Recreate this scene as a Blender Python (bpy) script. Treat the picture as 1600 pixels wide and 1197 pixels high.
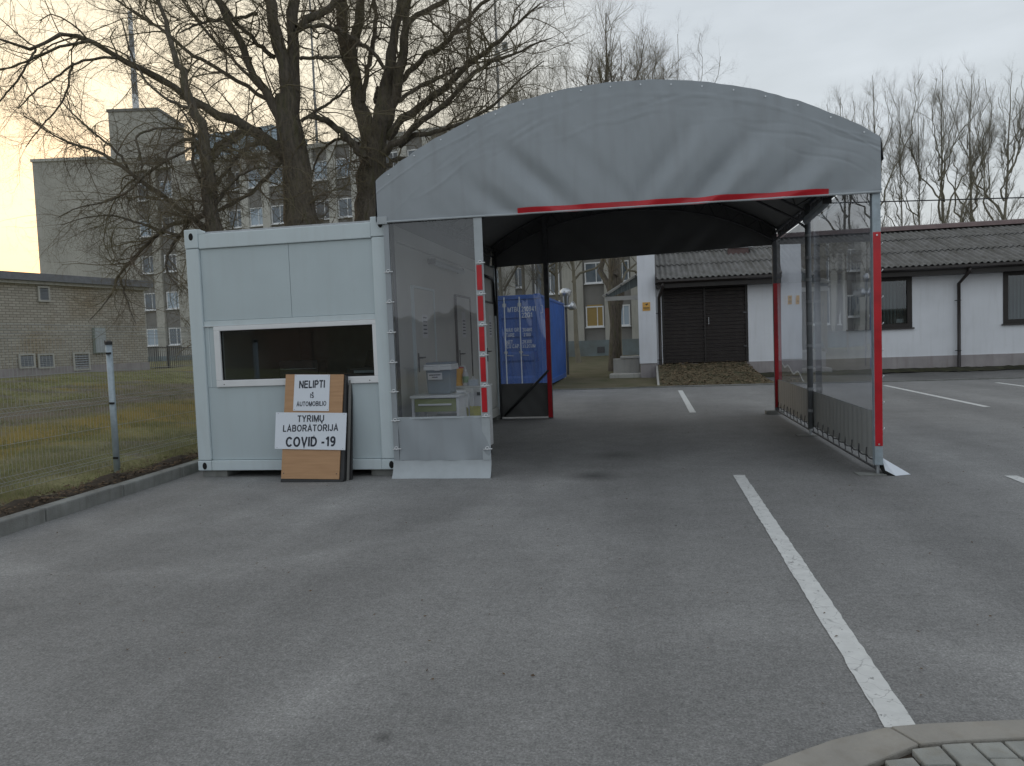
import bpy, math, random
import numpy as np
from mathutils import Vector, Matrix
random.seed(7); RNG = np.random.default_rng(11)
S = bpy.context.scene; COL = S.collection
for o in list(bpy.data.objects): bpy.data.objects.remove(o)
rad = math.radians

# ------------------------------------------------------------------ camera
FPX, YAW, PITCH, ROLL, CH = 1167.2, 0.1833, 0.0559, -0.0380, 1.464
_cy, _sy, _cp, _sp = math.cos(YAW), math.sin(YAW), math.cos(PITCH), math.sin(PITCH)
CF = Vector((-_sy*_cp, _cy*_cp, -_sp)); _R = Vector((_cy, _sy, 0)); _U = _R.cross(CF)
CR = _R*math.cos(ROLL) + _U*math.sin(ROLL); CU = -_R*math.sin(ROLL) + _U*math.cos(ROLL)
cam = bpy.data.objects.new('camera', bpy.data.cameras.new('camera')); COL.objects.link(cam)
cam.matrix_world = Matrix(((CR.x, CU.x, -CF.x, 0), (CR.y, CU.y, -CF.y, 0), (CR.z, CU.z, -CF.z, CH), (0, 0, 0, 1)))
cam.data.sensor_width = 36; cam.data.lens = FPX/1600*36; cam.data.clip_end = 3000; cam.data.clip_start = .05
S.camera = cam

# ------------------------------------------------------------------ sky, sun, exposure
SUN_AZ = rad(-47); SUN_EL = rad(1.7); COOL = (2.85, 3.05, 3.27, 1); WARM = (5.1, 4.6, 3.4, 1)
W = bpy.data.worlds.new('World'); S.world = W; W.use_nodes = True
wn, wl = W.node_tree.nodes, W.node_tree.links; wn.clear()
wo = wn.new('ShaderNodeOutputWorld'); bg = wn.new('ShaderNodeBackground'); bg.inputs[1].default_value = 0.15
sk = wn.new('ShaderNodeTexSky'); sk.sky_type = 'NISHITA'; sk.sun_disc = False
sk.sun_elevation = SUN_EL; sk.sun_rotation = SUN_AZ; sk.air_density = 1.1; sk.dust_density = 3.5; sk.ozone_density = 1.3
# a thin even veil of high cloud in front of the clear sky
tc = wn.new('ShaderNodeTexCoord'); mp = wn.new('ShaderNodeMapping'); mp.inputs['Scale'].default_value = (1, 1, 3.2)
nz = wn.new('ShaderNodeTexNoise'); nz.inputs['Scale'].default_value = 2.3; nz.inputs['Detail'].default_value = 7
cr = wn.new('ShaderNodeMapRange'); cr.inputs[1].default_value = .3; cr.inputs[2].default_value = .75; cr.inputs[3].default_value = .48; cr.inputs[4].default_value = .86
mx = wn.new('ShaderNodeMix'); mx.data_type = 'RGBA'; mx.inputs[7].default_value = (3.5, 3.62, 3.75, 1)
# the veil takes a cream tint towards the low sun
vd = wn.new('ShaderNodeVectorMath'); vd.operation = 'DOT_PRODUCT'; vd.inputs[1].default_value = (math.sin(SUN_AZ), math.cos(SUN_AZ), .06); wl.new(tc.outputs['Generated'], vd.inputs[0])
vr = wn.new('ShaderNodeMapRange'); vr.interpolation_type = 'SMOOTHSTEP'; vr.inputs[1].default_value = .62; vr.inputs[2].default_value = 1.0; wl.new(vd.outputs['Value'], vr.inputs[0])
vc = wn.new('ShaderNodeMix'); vc.data_type = 'RGBA'; vc.inputs[6].default_value = COOL; vc.inputs[7].default_value = WARM; wl.new(vr.outputs[0], vc.inputs[0]); wl.new(vc.outputs[2], mx.inputs[7])
wl.new(tc.outputs['Generated'], mp.inputs[0]); wl.new(mp.outputs[0], nz.inputs[0]); wl.new(nz.outputs[0], cr.inputs[0])
wl.new(cr.outputs[0], mx.inputs[0]); wl.new(sk.outputs[0], mx.inputs[6]); wl.new(mx.outputs[2], bg.inputs[0]); wl.new(bg.outputs[0], wo.inputs[0])
sl = bpy.data.lights.new('sun', 'SUN'); sl.energy = 0.5; sl.angle = rad(14); sl.color = (1, .82, .62)
so = bpy.data.objects.new('sun', sl); COL.objects.link(so)
sd = Vector((math.sin(SUN_AZ)*math.cos(SUN_EL), math.cos(SUN_AZ)*math.cos(SUN_EL), math.sin(SUN_EL)))
so.rotation_euler = sd.to_track_quat('Z', 'Y').to_euler()
S.view_settings.view_transform = 'Standard'; S.view_settings.look = 'None'; S.view_settings.gamma = 1
S.view_settings.use_curve_mapping = False; S.view_settings.exposure = 1.02
S.render.engine = 'CYCLES'; S.cycles.transparent_max_bounces = 16

# ------------------------------------------------------------------ helpers
def ray(u, v): return CF + CR*((u-800)/FPX) - CU*((v-598.5)/FPX)
def at(u, v, Y):
    d = ray(u, v); return Vector((0, 0, CH)) + d*(Y/d.y)
def lin(c):
    return tuple((x/255/12.92 if x/255 <= .04045 else ((x/255+.055)/1.055)**2.4) for x in c)

def NT(m): return m.node_tree.nodes, m.node_tree.links
def mat(name, col, rough=.6, metal=0, var=.12, scale=6, bump=0, bscale=60, spec=.5, col2=None, detail=6, stretch=None, dirt=None):
    m = bpy.data.materials.new(name); m.use_nodes = True; n, l = NT(m); b = n['Principled BSDF']
    b.inputs['Roughness'].default_value = rough; b.inputs['Metallic'].default_value = metal
    b.inputs['Specular IOR Level'].default_value = spec
    c = n.new('ShaderNodeTexCoord'); src = c.outputs['Object']
    if stretch:
        mpn = n.new('ShaderNodeMapping'); mpn.inputs['Scale'].default_value = stretch; l.new(src, mpn.inputs[0]); src = mpn.outputs[0]
    t = n.new('ShaderNodeTexNoise'); t.inputs['Scale'].default_value = scale; t.inputs['Detail'].default_value = detail; l.new(src, t.inputs[0])
    r = n.new('ShaderNodeMapRange'); r.inputs[1].default_value = .3; r.inputs[2].default_value = .7; l.new(t.outputs[0], r.inputs[0])
    x = n.new('ShaderNodeMix'); x.data_type = 'RGBA'
    c2 = col2 or tuple(v*(1-var) for v in col); c1 = col if col2 else tuple(min(1, v*(1+var)) for v in col)
    x.inputs[6].default_value = (*c2[:3], 1); x.inputs[7].default_value = (*c1[:3], 1); l.new(r.outputs[0], x.inputs[0])
    out = x.outputs[2]
    if dirt:                                  # streaky stains: (colour, amount)
        mp2 = n.new('ShaderNodeMapping'); mp2.inputs['Scale'].default_value = (7, 7, .8); l.new(c.outputs['Object'], mp2.inputs[0])
        t2 = n.new('ShaderNodeTexNoise'); t2.inputs['Scale'].default_value = 1.3; t2.inputs['Detail'].default_value = 8; l.new(mp2.outputs[0], t2.inputs[0])
        r2 = n.new('ShaderNodeMapRange'); r2.inputs[1].default_value = .5; r2.inputs[2].default_value = .8; r2.inputs[4].default_value = dirt[1]; l.new(t2.outputs[0], r2.inputs[0])
        x2 = n.new('ShaderNodeMix'); x2.data_type = 'RGBA'; l.new(r2.outputs[0], x2.inputs[0]); l.new(out, x2.inputs[6]); x2.inputs[7].default_value = (*dirt[0], 1); out = x2.outputs[2]
    l.new(out, b.inputs['Base Color'])
    if bump:
        t3 = n.new('ShaderNodeTexNoise'); t3.inputs['Scale'].default_value = bscale; t3.inputs['Detail'].default_value = 5; l.new(src, t3.inputs[0])
        bp = n.new('ShaderNodeBump'); bp.inputs['Strength'].default_value = bump; bp.inputs['Distance'].default_value = .01
        l.new(t3.outputs[0], bp.inputs['Height']); l.new(bp.outputs[0], b.inputs['Normal'])
    return m

OFF = {}
def tag(o, label=None, cat=None, group=None, kind=None):
    if label: o['label'] = label
    if cat: o['category'] = cat
    if group: o['group'] = group
    if kind: o['kind'] = kind
    return o
def thing(name, label, cat, loc=(0, 0, 0), rz=0, group=None):
    o = bpy.data.objects.new(name, None); COL.objects.link(o); o.location = loc; o.rotation_euler = (0, 0, rz)
    o.empty_display_size = .1; OFF[o.name] = Vector(loc); return tag(o, label, cat, group)

class MB:
    def __init__(s): s.v = []; s.f = []
    def add(s, vs, fs):
        k = len(s.v); s.v += [tuple(q) for q in vs]; s.f += [tuple(i+k for i in f) for f in fs]; return s
    def box(s, x0, x1, y0, y1, z0, z1):
        return s.add([(x0,y0,z0),(x1,y0,z0),(x1,y1,z0),(x0,y1,z0),(x0,y0,z1),(x1,y0,z1),(x1,y1,z1),(x0,y1,z1)],
                     [(0,3,2,1),(4,5,6,7),(0,1,5,4),(1,2,6,5),(2,3,7,6),(3,0,4,7)])
    def tube(s, pts, r, n=8, cap=True):
        pts = [Vector(p) for p in pts]; rs = r if isinstance(r, (list, tuple)) else [r]*len(pts)
        k = len(s.v); up = None
        for i, p in enumerate(pts):
            t = (pts[min(i+1, len(pts)-1)] - pts[max(i-1, 0)]).normalized()
            if up is None: up = Vector((0, 0, 1)) if abs(t.z) < .9 else Vector((1, 0, 0))
            a = t.cross(up).normalized(); b = a.cross(t); up = b
            for j in range(n):
                q = 2*math.pi*j/n; s.v.append(tuple(p + (a*math.cos(q)+b*math.sin(q))*rs[i]))
        for i in range(len(pts)-1):
            for j in range(n):
                s.f.append((k+i*n+j, k+i*n+(j+1) % n, k+(i+1)*n+(j+1) % n, k+(i+1)*n+j))
        if cap: s.f.append(tuple(k+j for j in range(n))[::-1]); s.f.append(tuple(k+(len(pts)-1)*n+j for j in range(n)))
        return s
    def beam(s, p, q, w, h):                 # rectangular bar between two points
        p = Vector(p); q = Vector(q); t = (q-p).normalized(); up = Vector((0,0,1)) if abs(t.z) < .9 else Vector((0,1,0))
        a = t.cross(up).normalized()*w/2; b = a.cross(t).normalized()*h/2
        return s.add([p-a-b, p+a-b, p+a+b, p-a+b, q-a-b, q+a-b, q+a+b, q-a+b], [(0,1,2,3),(7,6,5,4),(0,4,5,1),(1,5,6,2),(2,6,7,3),(3,7,4,0)])
    def prism(s, poly, y0, y1):              # poly of (x,z) pushed along y
        n = len(poly); s.add([(x, y0, z) for x, z in poly]+[(x, y1, z) for x, z in poly],
            [tuple(range(n)), tuple(range(2*n-1, n-1, -1))]+[(i, i+n, (i+1) % n+n, (i+1) % n) for i in range(n)]); return s
    def prismx(s, poly, x0, x1):             # poly of (y,z) pushed along x
        n = len(poly); s.add([(x0, y, z) for y, z in poly]+[(x1, y, z) for y, z in poly],
            [tuple(range(n))[::-1], tuple(range(n, 2*n))]+[(i, (i+1) % n, (i+1) % n+n, i+n) for i in range(n)]); return s
    def grid(s, P):                          # P[i][j] of points
        n, m = len(P), len(P[0]); return s.add([q for r in P for q in r], [(i*m+j, (i+1)*m+j, (i+1)*m+j+1, i*m+j+1) for i in range(n-1) for j in range(m-1)])
    def rot(s, M): s.v = [tuple(M @ Vector(q)) for q in s.v]; return s
    def mesh(s, name, off=(0,0,0)):
        me = bpy.data.meshes.new(name); ox, oy, oz = off
        me.from_pydata([(a-ox, b-oy, c-oz) for a, b, c in s.v], [], s.f); me.update(); return me

def fixn(me):
    import bmesh
    b = bmesh.new(); b.from_mesh(me); bmesh.ops.recalc_face_normals(b, faces=b.faces); b.to_mesh(me); b.free()
def mk(name, mb, m, parent=None, local=False, smooth=False, bev=0, sub=0, label=None, kind=None, solid=0):
    off = (0,0,0) if (local or parent is None) else OFF[parent.name]
    me = mb.mesh(name, off); fixn(me)
    for q in (m if isinstance(m, (list, tuple)) else [m]): me.materials.append(q)
    o = bpy.data.objects.new(name, me); COL.objects.link(o)
    if parent: o.parent = parent; OFF[o.name] = OFF[parent.name]
    else: OFF[o.name] = Vector((0, 0, 0))
    if smooth:
        for p in me.polygons: p.use_smooth = True
    if bev: bm_ = o.modifiers.new('bevel', 'BEVEL'); bm_.width = bev; bm_.segments = 2; bm_.limit_method = 'ANGLE'
    if sub: q = o.modifiers.new('sub', 'SUBSURF'); q.levels = q.render_levels = sub
    if label: o['label'] = label
    if kind: o['kind'] = kind
    return o
def inst(name, me, parent, loc, rz=0, rx=0, ry=0):
    o = bpy.data.objects.new(name, me); COL.objects.link(o); o.parent = parent; o.location = loc; o.rotation_euler = (rx, ry, rz)
    OFF[o.name] = OFF.get(parent.name, Vector((0,0,0))) if parent else Vector((0,0,0)); return o
def npmesh(name, V, Fq, m, parent=None, smooth=False, kind=None):   # V (n,3), Fq (f,3|4) numpy
    me = bpy.data.meshes.new(name); V = np.asarray(V, dtype=np.float32)
    if parent: V = V - np.array(OFF[parent.name], dtype=np.float32)
    k = Fq.shape[1]; me.vertices.add(len(V)); me.vertices.foreach_set('co', V.ravel())
    me.loops.add(Fq.size); me.loops.foreach_set('vertex_index', Fq.astype(np.int32).ravel())
    me.polygons.add(len(Fq)); me.polygons.foreach_set('loop_start', np.arange(0, Fq.size, k, dtype=np.int32))
    if smooth: me.polygons.foreach_set('use_smooth', np.ones(len(Fq), dtype=bool))
    me.update(calc_edges=True); me.materials.append(m)
    o = bpy.data.objects.new(name, me); COL.objects.link(o)
    if parent: o.parent = parent; OFF[o.name] = OFF[parent.name]
    if kind: o['kind'] = kind
    return o
def _arc(cx, cy, rx, ry, a0, a1, n=14):
    return [(cx+rx*math.cos(rad(a0+(a1-a0)*i/n)), cy+ry*math.sin(rad(a0+(a1-a0)*i/n))) for i in range(n+1)]
_h = .075
GLYPH = {                                    # width, strokes on a cap height of 1
 'I': (.15, [[(_h,0),(_h,1)]]), 'E': (.62, [[(_h,0),(_h,1)], [(_h,1-_h),(.62,1-_h)], [(_h,.53),(.58,.53)], [(_h,_h),(.62,_h)]]),
 'L': (.54, [[(_h,0),(_h,1)], [(_h,_h),(.54,_h)]]), 'T': (.62, [[(.31,0),(.31,1)], [(0,1-_h),(.62,1-_h)]]),
 'N': (.70, [[(_h,0),(_h,1)], [(.70-_h,0),(.70-_h,1)], [(_h,.97),(.70-_h,.03)]]), 'M': (.82, [[(_h,0),(_h,1)], [(.82-_h,0),(.82-_h,1)], [(.09,.97),(.41,.06),(.73,.97)]]),
 'A': (.72, [[(.06,0),(.36,.97),(.66,0)], [(.17,.31),(.55,.31)]]), 'V': (.70, [[(.06,1),(.35,.04),(.64,1)]]), 'Y': (.68, [[(.05,1),(.34,.46)], [(.63,1),(.34,.46)], [(.34,0),(.34,.48)]]),
 'P': (.63, [[(_h,0),(_h,1)], [(_h,1-_h),(.34,1-_h)]+_arc(.34,.70,.22,.225,90,-90)+[(_h,.475)]]), 'R': (.70, [[(_h,0),(_h,1)], [(_h,1-_h),(.38,1-_h)]+_arc(.38,.70,.22,.225,90,-90)+[(_h,.475)], [(.36,.47),(.64,0)]]),
 'B': (.65, [[(_h,0),(_h,1)], [(_h,1-_h),(.36,1-_h)]+_arc(.36,.725,.19,.20,90,-90)+[(_h,.525)], [(.36,.525)]+_arc(.37,.30,.21,.225,90,-90)+[(_h,_h)]]),
 'D': (.70, [[(_h,0),(_h,1)], [(_h,1-_h),(.30,1-_h)]+_arc(.30,.5,.32,.425,90,-90)+[(_h,_h)]]), 'O': (.78, [_arc(.39,.5,.315,.435,0,360,28)]), 'C': (.74, [_arc(.39,.5,.315,.435,38,322,24)]),
 'G': (.78, [_arc(.39,.5,.315,.435,40,335,24)+[(.70,.46),(.42,.46)]]), 'U': (.72, [[(_h,1),(_h,.36)]+_arc(.36,.36,.285,.29,180,360)+[(.645,1)]]), 'J': (.50, [[(.425,1),(.425,.30)]+_arc(.235,.28,.19,.215,0,-180,10)]),
 'S': (.66, [_arc(.33,.725,.235,.205,25,270,14)+_arc(.33,.295,.255,.225,90,-155,14)]), 'X': (.68, [[(.06,0),(.62,1)], [(.06,1),(.62,0)]]),
 '-': (.34, [[(.0,.38),(.34,.38)]]), '.': (.16, [[(.08,0),(.08,.15)]]), ' ': (.28, []), '1': (.42, [[(.30,0),(.30,1)], [(.30,.93),(.06,.72)]]),
 '9': (.56, [_arc(.28,.68,.21,.245,0,360,20), [(.49,.68)]+_arc(.24,.45,.25,.38,0,-120,12)]), '0': (.56, [_arc(.28,.5,.205,.43,0,360,20)]), '2': (.56, [_arc(.28,.70,.2,.23,170,-35,12)+[(.07,_h),(.56,_h)]]),
 '3': (.56, [_arc(.27,.72,.19,.21,150,-90,10), _arc(.27,.29,.21,.22,90,-155,10)]), '4': (.58, [[(.42,0),(.42,1)], [(.42,.96),(.06,.28),(.58,.28)]]), '7': (.54, [[(0,1-_h),(.50,1-_h),(.20,0)]]),
 '8': (.56, [_arc(.28,.73,.185,.20,0,360,16), _arc(.28,.29,.21,.225,0,360,16)]), '6': (.56, [_arc(.28,.31,.21,.24,0,360,16), _arc(.34,.45,.27,.48,180,70,10)]),
}
GLYPH['\u0160'] = (.66, GLYPH['S'][1]+[[(.17,1.28),(.33,1.11),(.49,1.28)]])
GLYPH['\u0172'] = (.72, GLYPH['U'][1]+[[(.44,.05),(.36,-.08),(.40,-.19),(.50,-.20)]])
def text(body, size, m, parent, origin, ux=(1,0,0), uy=(0,0,1), align='CENTER', name='lettering', bold=.0, sx=1.0, space=.13, wt=.15):
    ux = Vector(ux).normalized(); uy = Vector(uy).normalized(); uz = ux.cross(uy); cap = size*.72; mb = MB(); x = 0
    tot = sum(GLYPH[c][0]+space for c in body)-space; x = {'CENTER': -tot/2, 'LEFT': 0}[align]; o0 = Vector(origin)-uy*cap/2; w = wt/2
    for c in body:
        gw, st = GLYPH[c]
        for k_, ln in enumerate(st):
            n = len(ln); L_, R_ = [], []
            for i, (px, py) in enumerate(ln):
                a = Vector(ln[i-1]) if i else None; q = Vector((px, py)); e = Vector(ln[i+1]) if i < n-1 else None
                d1 = (q-a).normalized() if a is not None else (e-q).normalized(); d2 = (e-q).normalized() if e is not None else (q-a).normalized()
                t = (d1+d2); t = t.normalized() if t.length > .05 else d1; nrm_ = Vector((-t.y, t.x)); cosv = max(.35, nrm_.dot(Vector((-d1.y, d1.x))))
                L_.append(q+nrm_*w/cosv); R_.append(q-nrm_*w/cosv)
            P = [o0+ux*((x+v[0])*cap*sx)+uy*(v[1]*cap)+uz*(.0001*k_) for v in L_+R_]; Q = [p+uz*.0008 for p in P]; k = n*2
            mb.add(P+Q, [(i, i+1, n+i+1, n+i) for i in range(n-1)]+[(k+i, k+n+i, k+n+i+1, k+i+1) for i in range(n-1)]+[(i, k+i, k+i+1, i+1) for i in range(n-1)]+[(n+i, n+i+1, k+n+i+1, k+n+i) for i in range(n-1)])
        x += gw+space
    me = mb.mesh(name, OFF[parent.name]); me.materials.append(m); o = bpy.data.objects.new(name, me); COL.objects.link(o); o.parent = parent; OFF[o.name] = OFF[parent.name]
    return o
def hardpatch(m, f):
    f(*NT(m)); return m

# ------------------------------------------------------------------ materials
M = {}
M['cabin'] = mat('cabin_paint', (.60, .675, .70), .45, var=.03, scale=2.5, dirt=((.42,.44,.42), .25), bump=.03, bscale=90)
M['cabin_panel'] = mat('cabin_panel_paint', (.51, .585, .61), .5, var=.04, scale=1.5, dirt=((.42,.46,.46), .18), bump=.04, bscale=40)
M['cabin_side'] = mat('cabin_side_paint', (.52, .52, .49), .55, var=.05, scale=2)
M['white_plastic'] = mat('white_plastic', (.78, .79, .80), .35, var=.03)
M['black'] = mat('black_plastic', (.02, .02, .021), .4, var=.2)
M['dark_rubber'] = mat('dark_rubber', (.012, .012, .012), .7)
M['dark_fill'] = mat('near_black_fill', (.01, .01, .01), .9)
M['pvc'] = mat('grey_pvc_sheet', (.33, .36, .385), .40, var=.06, scale=1.6, bump=.06, bscale=25, dirt=((.26,.27,.28), .45))
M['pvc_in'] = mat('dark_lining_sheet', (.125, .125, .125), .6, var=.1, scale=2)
M['pvc_trim'] = mat('pale_grey_trim', (.42, .455, .475), .4, var=.06, scale=8)
M['red'] = mat('red_reflective_tape', (.50, .012, .022), .28, var=.18, scale=5)
M['steel'] = mat('galvanised_steel', (.42, .44, .46), .42, metal=.65, var=.14, scale=30)
M['steel_dark'] = mat('dark_steel_tube', (.10, .10, .105), .5, metal=.4, var=.2, scale=12)
M['alu'] = mat('aluminium', (.62, .64, .66), .3, metal=.8, var=.06)
M['wood'] = mat('beech_board', (.50, .29, .15), .5, col2=(.42, .235, .115), scale=3, stretch=(1, 1, 14), bump=.03)
M['sign_white'] = mat('sign_white', (.72, .76, .82), .35, var=.02)
M['ink'] = mat('dark_ink', (.012, .016, .03), .5, var=.05)
M['white_wall'] = mat('white_render', (.80, .815, .85), .85, var=.05, scale=1.2, bump=.2, bscale=35, dirt=((.5,.5,.48), .22))
M['plinth'] = mat('grey_plinth_render', (.36, .33, .33), .9, var=.12, scale=2, bump=.3, bscale=30, dirt=((.17,.14,.12), .4))
M['brown_frame'] = mat('dark_brown_frame', (.022, .017, .015), .5, var=.2)
M['gutter'] = mat('dark_gutter_metal', (.035, .028, .026), .4, var=.2, scale=9)
M['fibre'] = mat('fibre_cement', (.21, .205, .20), .9, col2=(.11, .105, .095), scale=2.4, bump=.4, bscale=40, dirt=((.14,.14,.10), .5))
M['ridge'] = mat('red_brown_ridge', (.12, .075, .07), .7, var=.25, scale=3)
M['plank'] = mat('dark_stained_plank', (.040, .031, .028), .75, col2=(.018, .014, .013), scale=4, stretch=(1, 1, 12), bump=.35, bscale=30, dirt=((.09,.08,.07), .25))
M['blue'] = mat('blue_container_paint', (.035, .115, .40), .5, var=.14, scale=2, dirt=((.05,.07,.14), .5))
M['white_print'] = mat('white_print', (.62, .66, .70), .6, var=.1, scale=20)
M['concrete'] = mat('weathered_concrete', (.50, .485, .44), .95, col2=(.39, .38, .345), scale=.35, bump=.3, bscale=12, dirt=((.17,.165,.14), .45))
M['concrete_light'] = mat('pale_pilaster', (.52, .51, .47), .9, var=.10, scale=1.0, bump=.2, bscale=15)
M['spandrel'] = mat('dark_spandrel', (.22, .212, .20), .8, var=.15, scale=.8)
M['pale_blue_plinth'] = mat('pale_blue_plinth', (.22, .27, .29), .9, col2=(.15, .16, .15), scale=.8)
M['bark'] = mat('mossy_bark', (.20, .17, .135), .95, col2=(.09, .078, .062), scale=5, stretch=(4, 4, .8), bump=1.0, bscale=14, dirt=((.12,.125,.045), .7))
M['bark'].node_tree.nodes['Bump'].inputs['Distance'].default_value = .04
M['twig'] = mat('twig_bark', (.19, .15, .115), .9, col2=(.17, .15, .08), scale=1.2)
M['poplar'] = mat('poplar_bark', (.27, .25, .19), .9, col2=(.18, .16, .125), scale=1.5)
M['soil'] = mat('dark_soil', (.060, .042, .026), 1, col2=(.025, .018, .012), scale=9, bump=1, bscale=30)
M['zinc'] = mat('zinc_post', (.37, .43, .47), .45, metal=.3, var=.12, scale=20)
M['mesh'] = mat('galvanised_wire', (.36, .37, .35), .6, metal=.2, var=.1)
M['bin_grey'] = mat('grey_bin', (.20, .25, .30), .45, var=.05)
M['yellow'] = mat('yellow_bucket', (.75, .36, .02), .4, var=.05)
M['green'] = mat('olive_drawer', (.23, .27, .08), .45, var=.05)
M['yellow_bag'] = mat('yellow_bag', (.40, .38, .06), .5, var=.2, scale=12)
M['stone'] = mat('kerb_stone', (.36, .335, .295), .95, col2=(.27, .255, .23), scale=4, bump=.5, bscale=70, dirt=((.15,.11,.06), .35))
M['kerb'] = mat('grey_kerb', (.28, .285, .27), .95, col2=(.17, .17, .16), scale=3.5, bump=.5, bscale=60, dirt=((.08,.07,.05), .5))
M['paver'] = mat('grey_paver', (.38, .38, .35), .95, col2=(.26, .26, .24), scale=7, bump=.6, bscale=90, dirt=((.18,.14,.08), .5))
M['leaf'] = mat('dead_leaves', (.14, .085, .04), .9, col2=(.06, .04, .025), scale=30)
M['orange_sign'] = mat('orange_notice', (.75, .42, .10), .5, var=.05)
M['paper'] = mat('paper', (.62, .62, .64), .8, var=.03)
M['antenna'] = mat('mast_grey', (.28, .29, .30), .6, var=.1)

def schlick(n, l, f0, bump=None):
    g = n.new('ShaderNodeNewGeometry'); d = n.new('ShaderNodeVectorMath'); d.operation = 'DOT_PRODUCT'; l.new(g.outputs['Incoming'], d.inputs[0]); l.new(g.outputs['Normal'], d.inputs[1])
    def m_(op, a, b=None):
        x = n.new('ShaderNodeMath'); x.operation = op; x.use_clamp = False
        for i, q in enumerate((a, b)):
            if q is None: continue
            if isinstance(q, (int, float)): x.inputs[i].default_value = q
            else: l.new(q, x.inputs[i])
        return x.outputs[0]
    c = m_('ABSOLUTE', d.outputs['Value']); p = m_('POWER', m_('SUBTRACT', 1.0, c), 5.0)
    r = m_('ADD', m_('MULTIPLY', p, 1-f0), f0); return m_('DIVIDE', m_('MULTIPLY', r, 2.0), m_('ADD', r, 1.0))   # both faces of a thin sheet
def glass(name, tint, gloss, rough=.02, base=(.02,.025,.03)):
    m = bpy.data.materials.new(name); m.use_nodes = True; n, l = NT(m); n.clear(); o = n.new('ShaderNodeOutputMaterial')
    g = n.new('ShaderNodeBsdfGlossy'); g.inputs['Roughness'].default_value = rough; g.inputs['Color'].default_value = (.95,.97,1,1)
    t = n.new('ShaderNodeBsdfTransparent'); t.inputs['Color'].default_value = (*tint, 1)
    fr = schlick(n, l, gloss)
    mxs = n.new('ShaderNodeMixShader'); l.new(fr, mxs.inputs[0]); l.new(t.outputs[0], mxs.inputs[1]); l.new(g.outputs[0], mxs.inputs[2]); l.new(mxs.outputs[0], o.inputs[0])
    return m
M['glass'] = glass('window_glass', (.72, .76, .76), .035)
def pane_glass(name, col):                   # far windows: dark interior behind reflecting glass
    m = bpy.data.materials.new(name); m.use_nodes = True; n, l = NT(m); b = n['Principled BSDF']
    c = n.new('ShaderNodeTexCoord'); t = n.new('ShaderNodeTexNoise'); t.inputs['Scale'].default_value = .9; t.inputs['Detail'].default_value = 2; l.new(c.outputs['Object'], t.inputs[0])
    b.inputs['Base Color'].default_value = (*col, 1); b.inputs['Roughness'].default_value = .06; b.inputs['Specular IOR Level'].default_value = .9
    bp = n.new('ShaderNodeBump'); bp.inputs['Strength'].default_value = .025; bp.inputs['Distance'].default_value = .02; l.new(t.outputs[0], bp.inputs['Height']); l.new(bp.outputs[0], b.inputs['Normal'])
    return m
M['pane'] = pane_glass('far_pane', (.10, .13, .16)); M['pane_blue'] = pane_glass('far_pane_blind', (.34, .42, .50))
M['pane_dark'] = pane_glass('far_pane_dark', (.03, .035, .04)); M['curtain'] = mat('net_curtain', (.22, .25, .24), .9, col2=(.08, .09, .085), scale=10, stretch=(3, 3, .05))
M['panel_blue'] = mat('pale_blue_panel', (.36, .45, .52), .6, var=.1, scale=.6)

def film(lo=.07, hi=.14):                                  # clear pvc film, slightly milky and wavy
    m = bpy.data.materials.new('clear_pvc_film'); m.use_nodes = True; n, l = NT(m); n.clear(); o = n.new('ShaderNodeOutputMaterial')
    c = n.new('ShaderNodeTexCoord'); t = n.new('ShaderNodeTexNoise'); t.inputs['Scale'].default_value = 1.5; t.inputs['Detail'].default_value = 3; l.new(c.outputs['Object'], t.inputs[0])
    bp = n.new('ShaderNodeBump'); bp.inputs['Strength'].default_value = .025; bp.inputs['Distance'].default_value = .02; l.new(t.outputs[0], bp.inputs['Height'])
    g = n.new('ShaderNodeBsdfGlossy'); g.inputs['Roughness'].default_value = .012; g.inputs['Color'].default_value = (.95,.97,1,1); l.new(bp.outputs[0], g.inputs['Normal'])
    tr = n.new('ShaderNodeBsdfTransparent'); tr.inputs['Color'].default_value = (.80, .81, .83, 1)
    df = n.new('ShaderNodeBsdfDiffuse'); df.inputs['Color'].default_value = (.66, .69, .75, 1)
    tl = n.new('ShaderNodeBsdfTranslucent'); tl.inputs['Color'].default_value = (.5, .52, .58, 1)
    m0 = n.new('ShaderNodeMixShader'); m0.inputs[0].default_value = .4; l.new(df.outputs[0], m0.inputs[1]); l.new(tl.outputs[0], m0.inputs[2])
    rr = n.new('ShaderNodeMapRange'); rr.inputs[1].default_value = .35; rr.inputs[2].default_value = .7; rr.inputs[3].default_value = lo; rr.inputs[4].default_value = hi; l.new(t.outputs[0], rr.inputs[0])
    m1 = n.new('ShaderNodeMixShader'); l.new(rr.outputs[0], m1.inputs[0]); l.new(tr.outputs[0], m1.inputs[1]); l.new(m0.outputs[0], m1.inputs[2])
    fr = schlick(n, l, .045)
    m2 = n.new('ShaderNodeMixShader'); l.new(fr, m2.inputs[0]); l.new(m1.outputs[0], m2.inputs[1]); l.new(g.outputs[0], m2.inputs[2]); l.new(m2.outputs[0], o.inputs[0])
    return m
M['film'] = film(); M['film_side'] = film(.19, .30)

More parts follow.
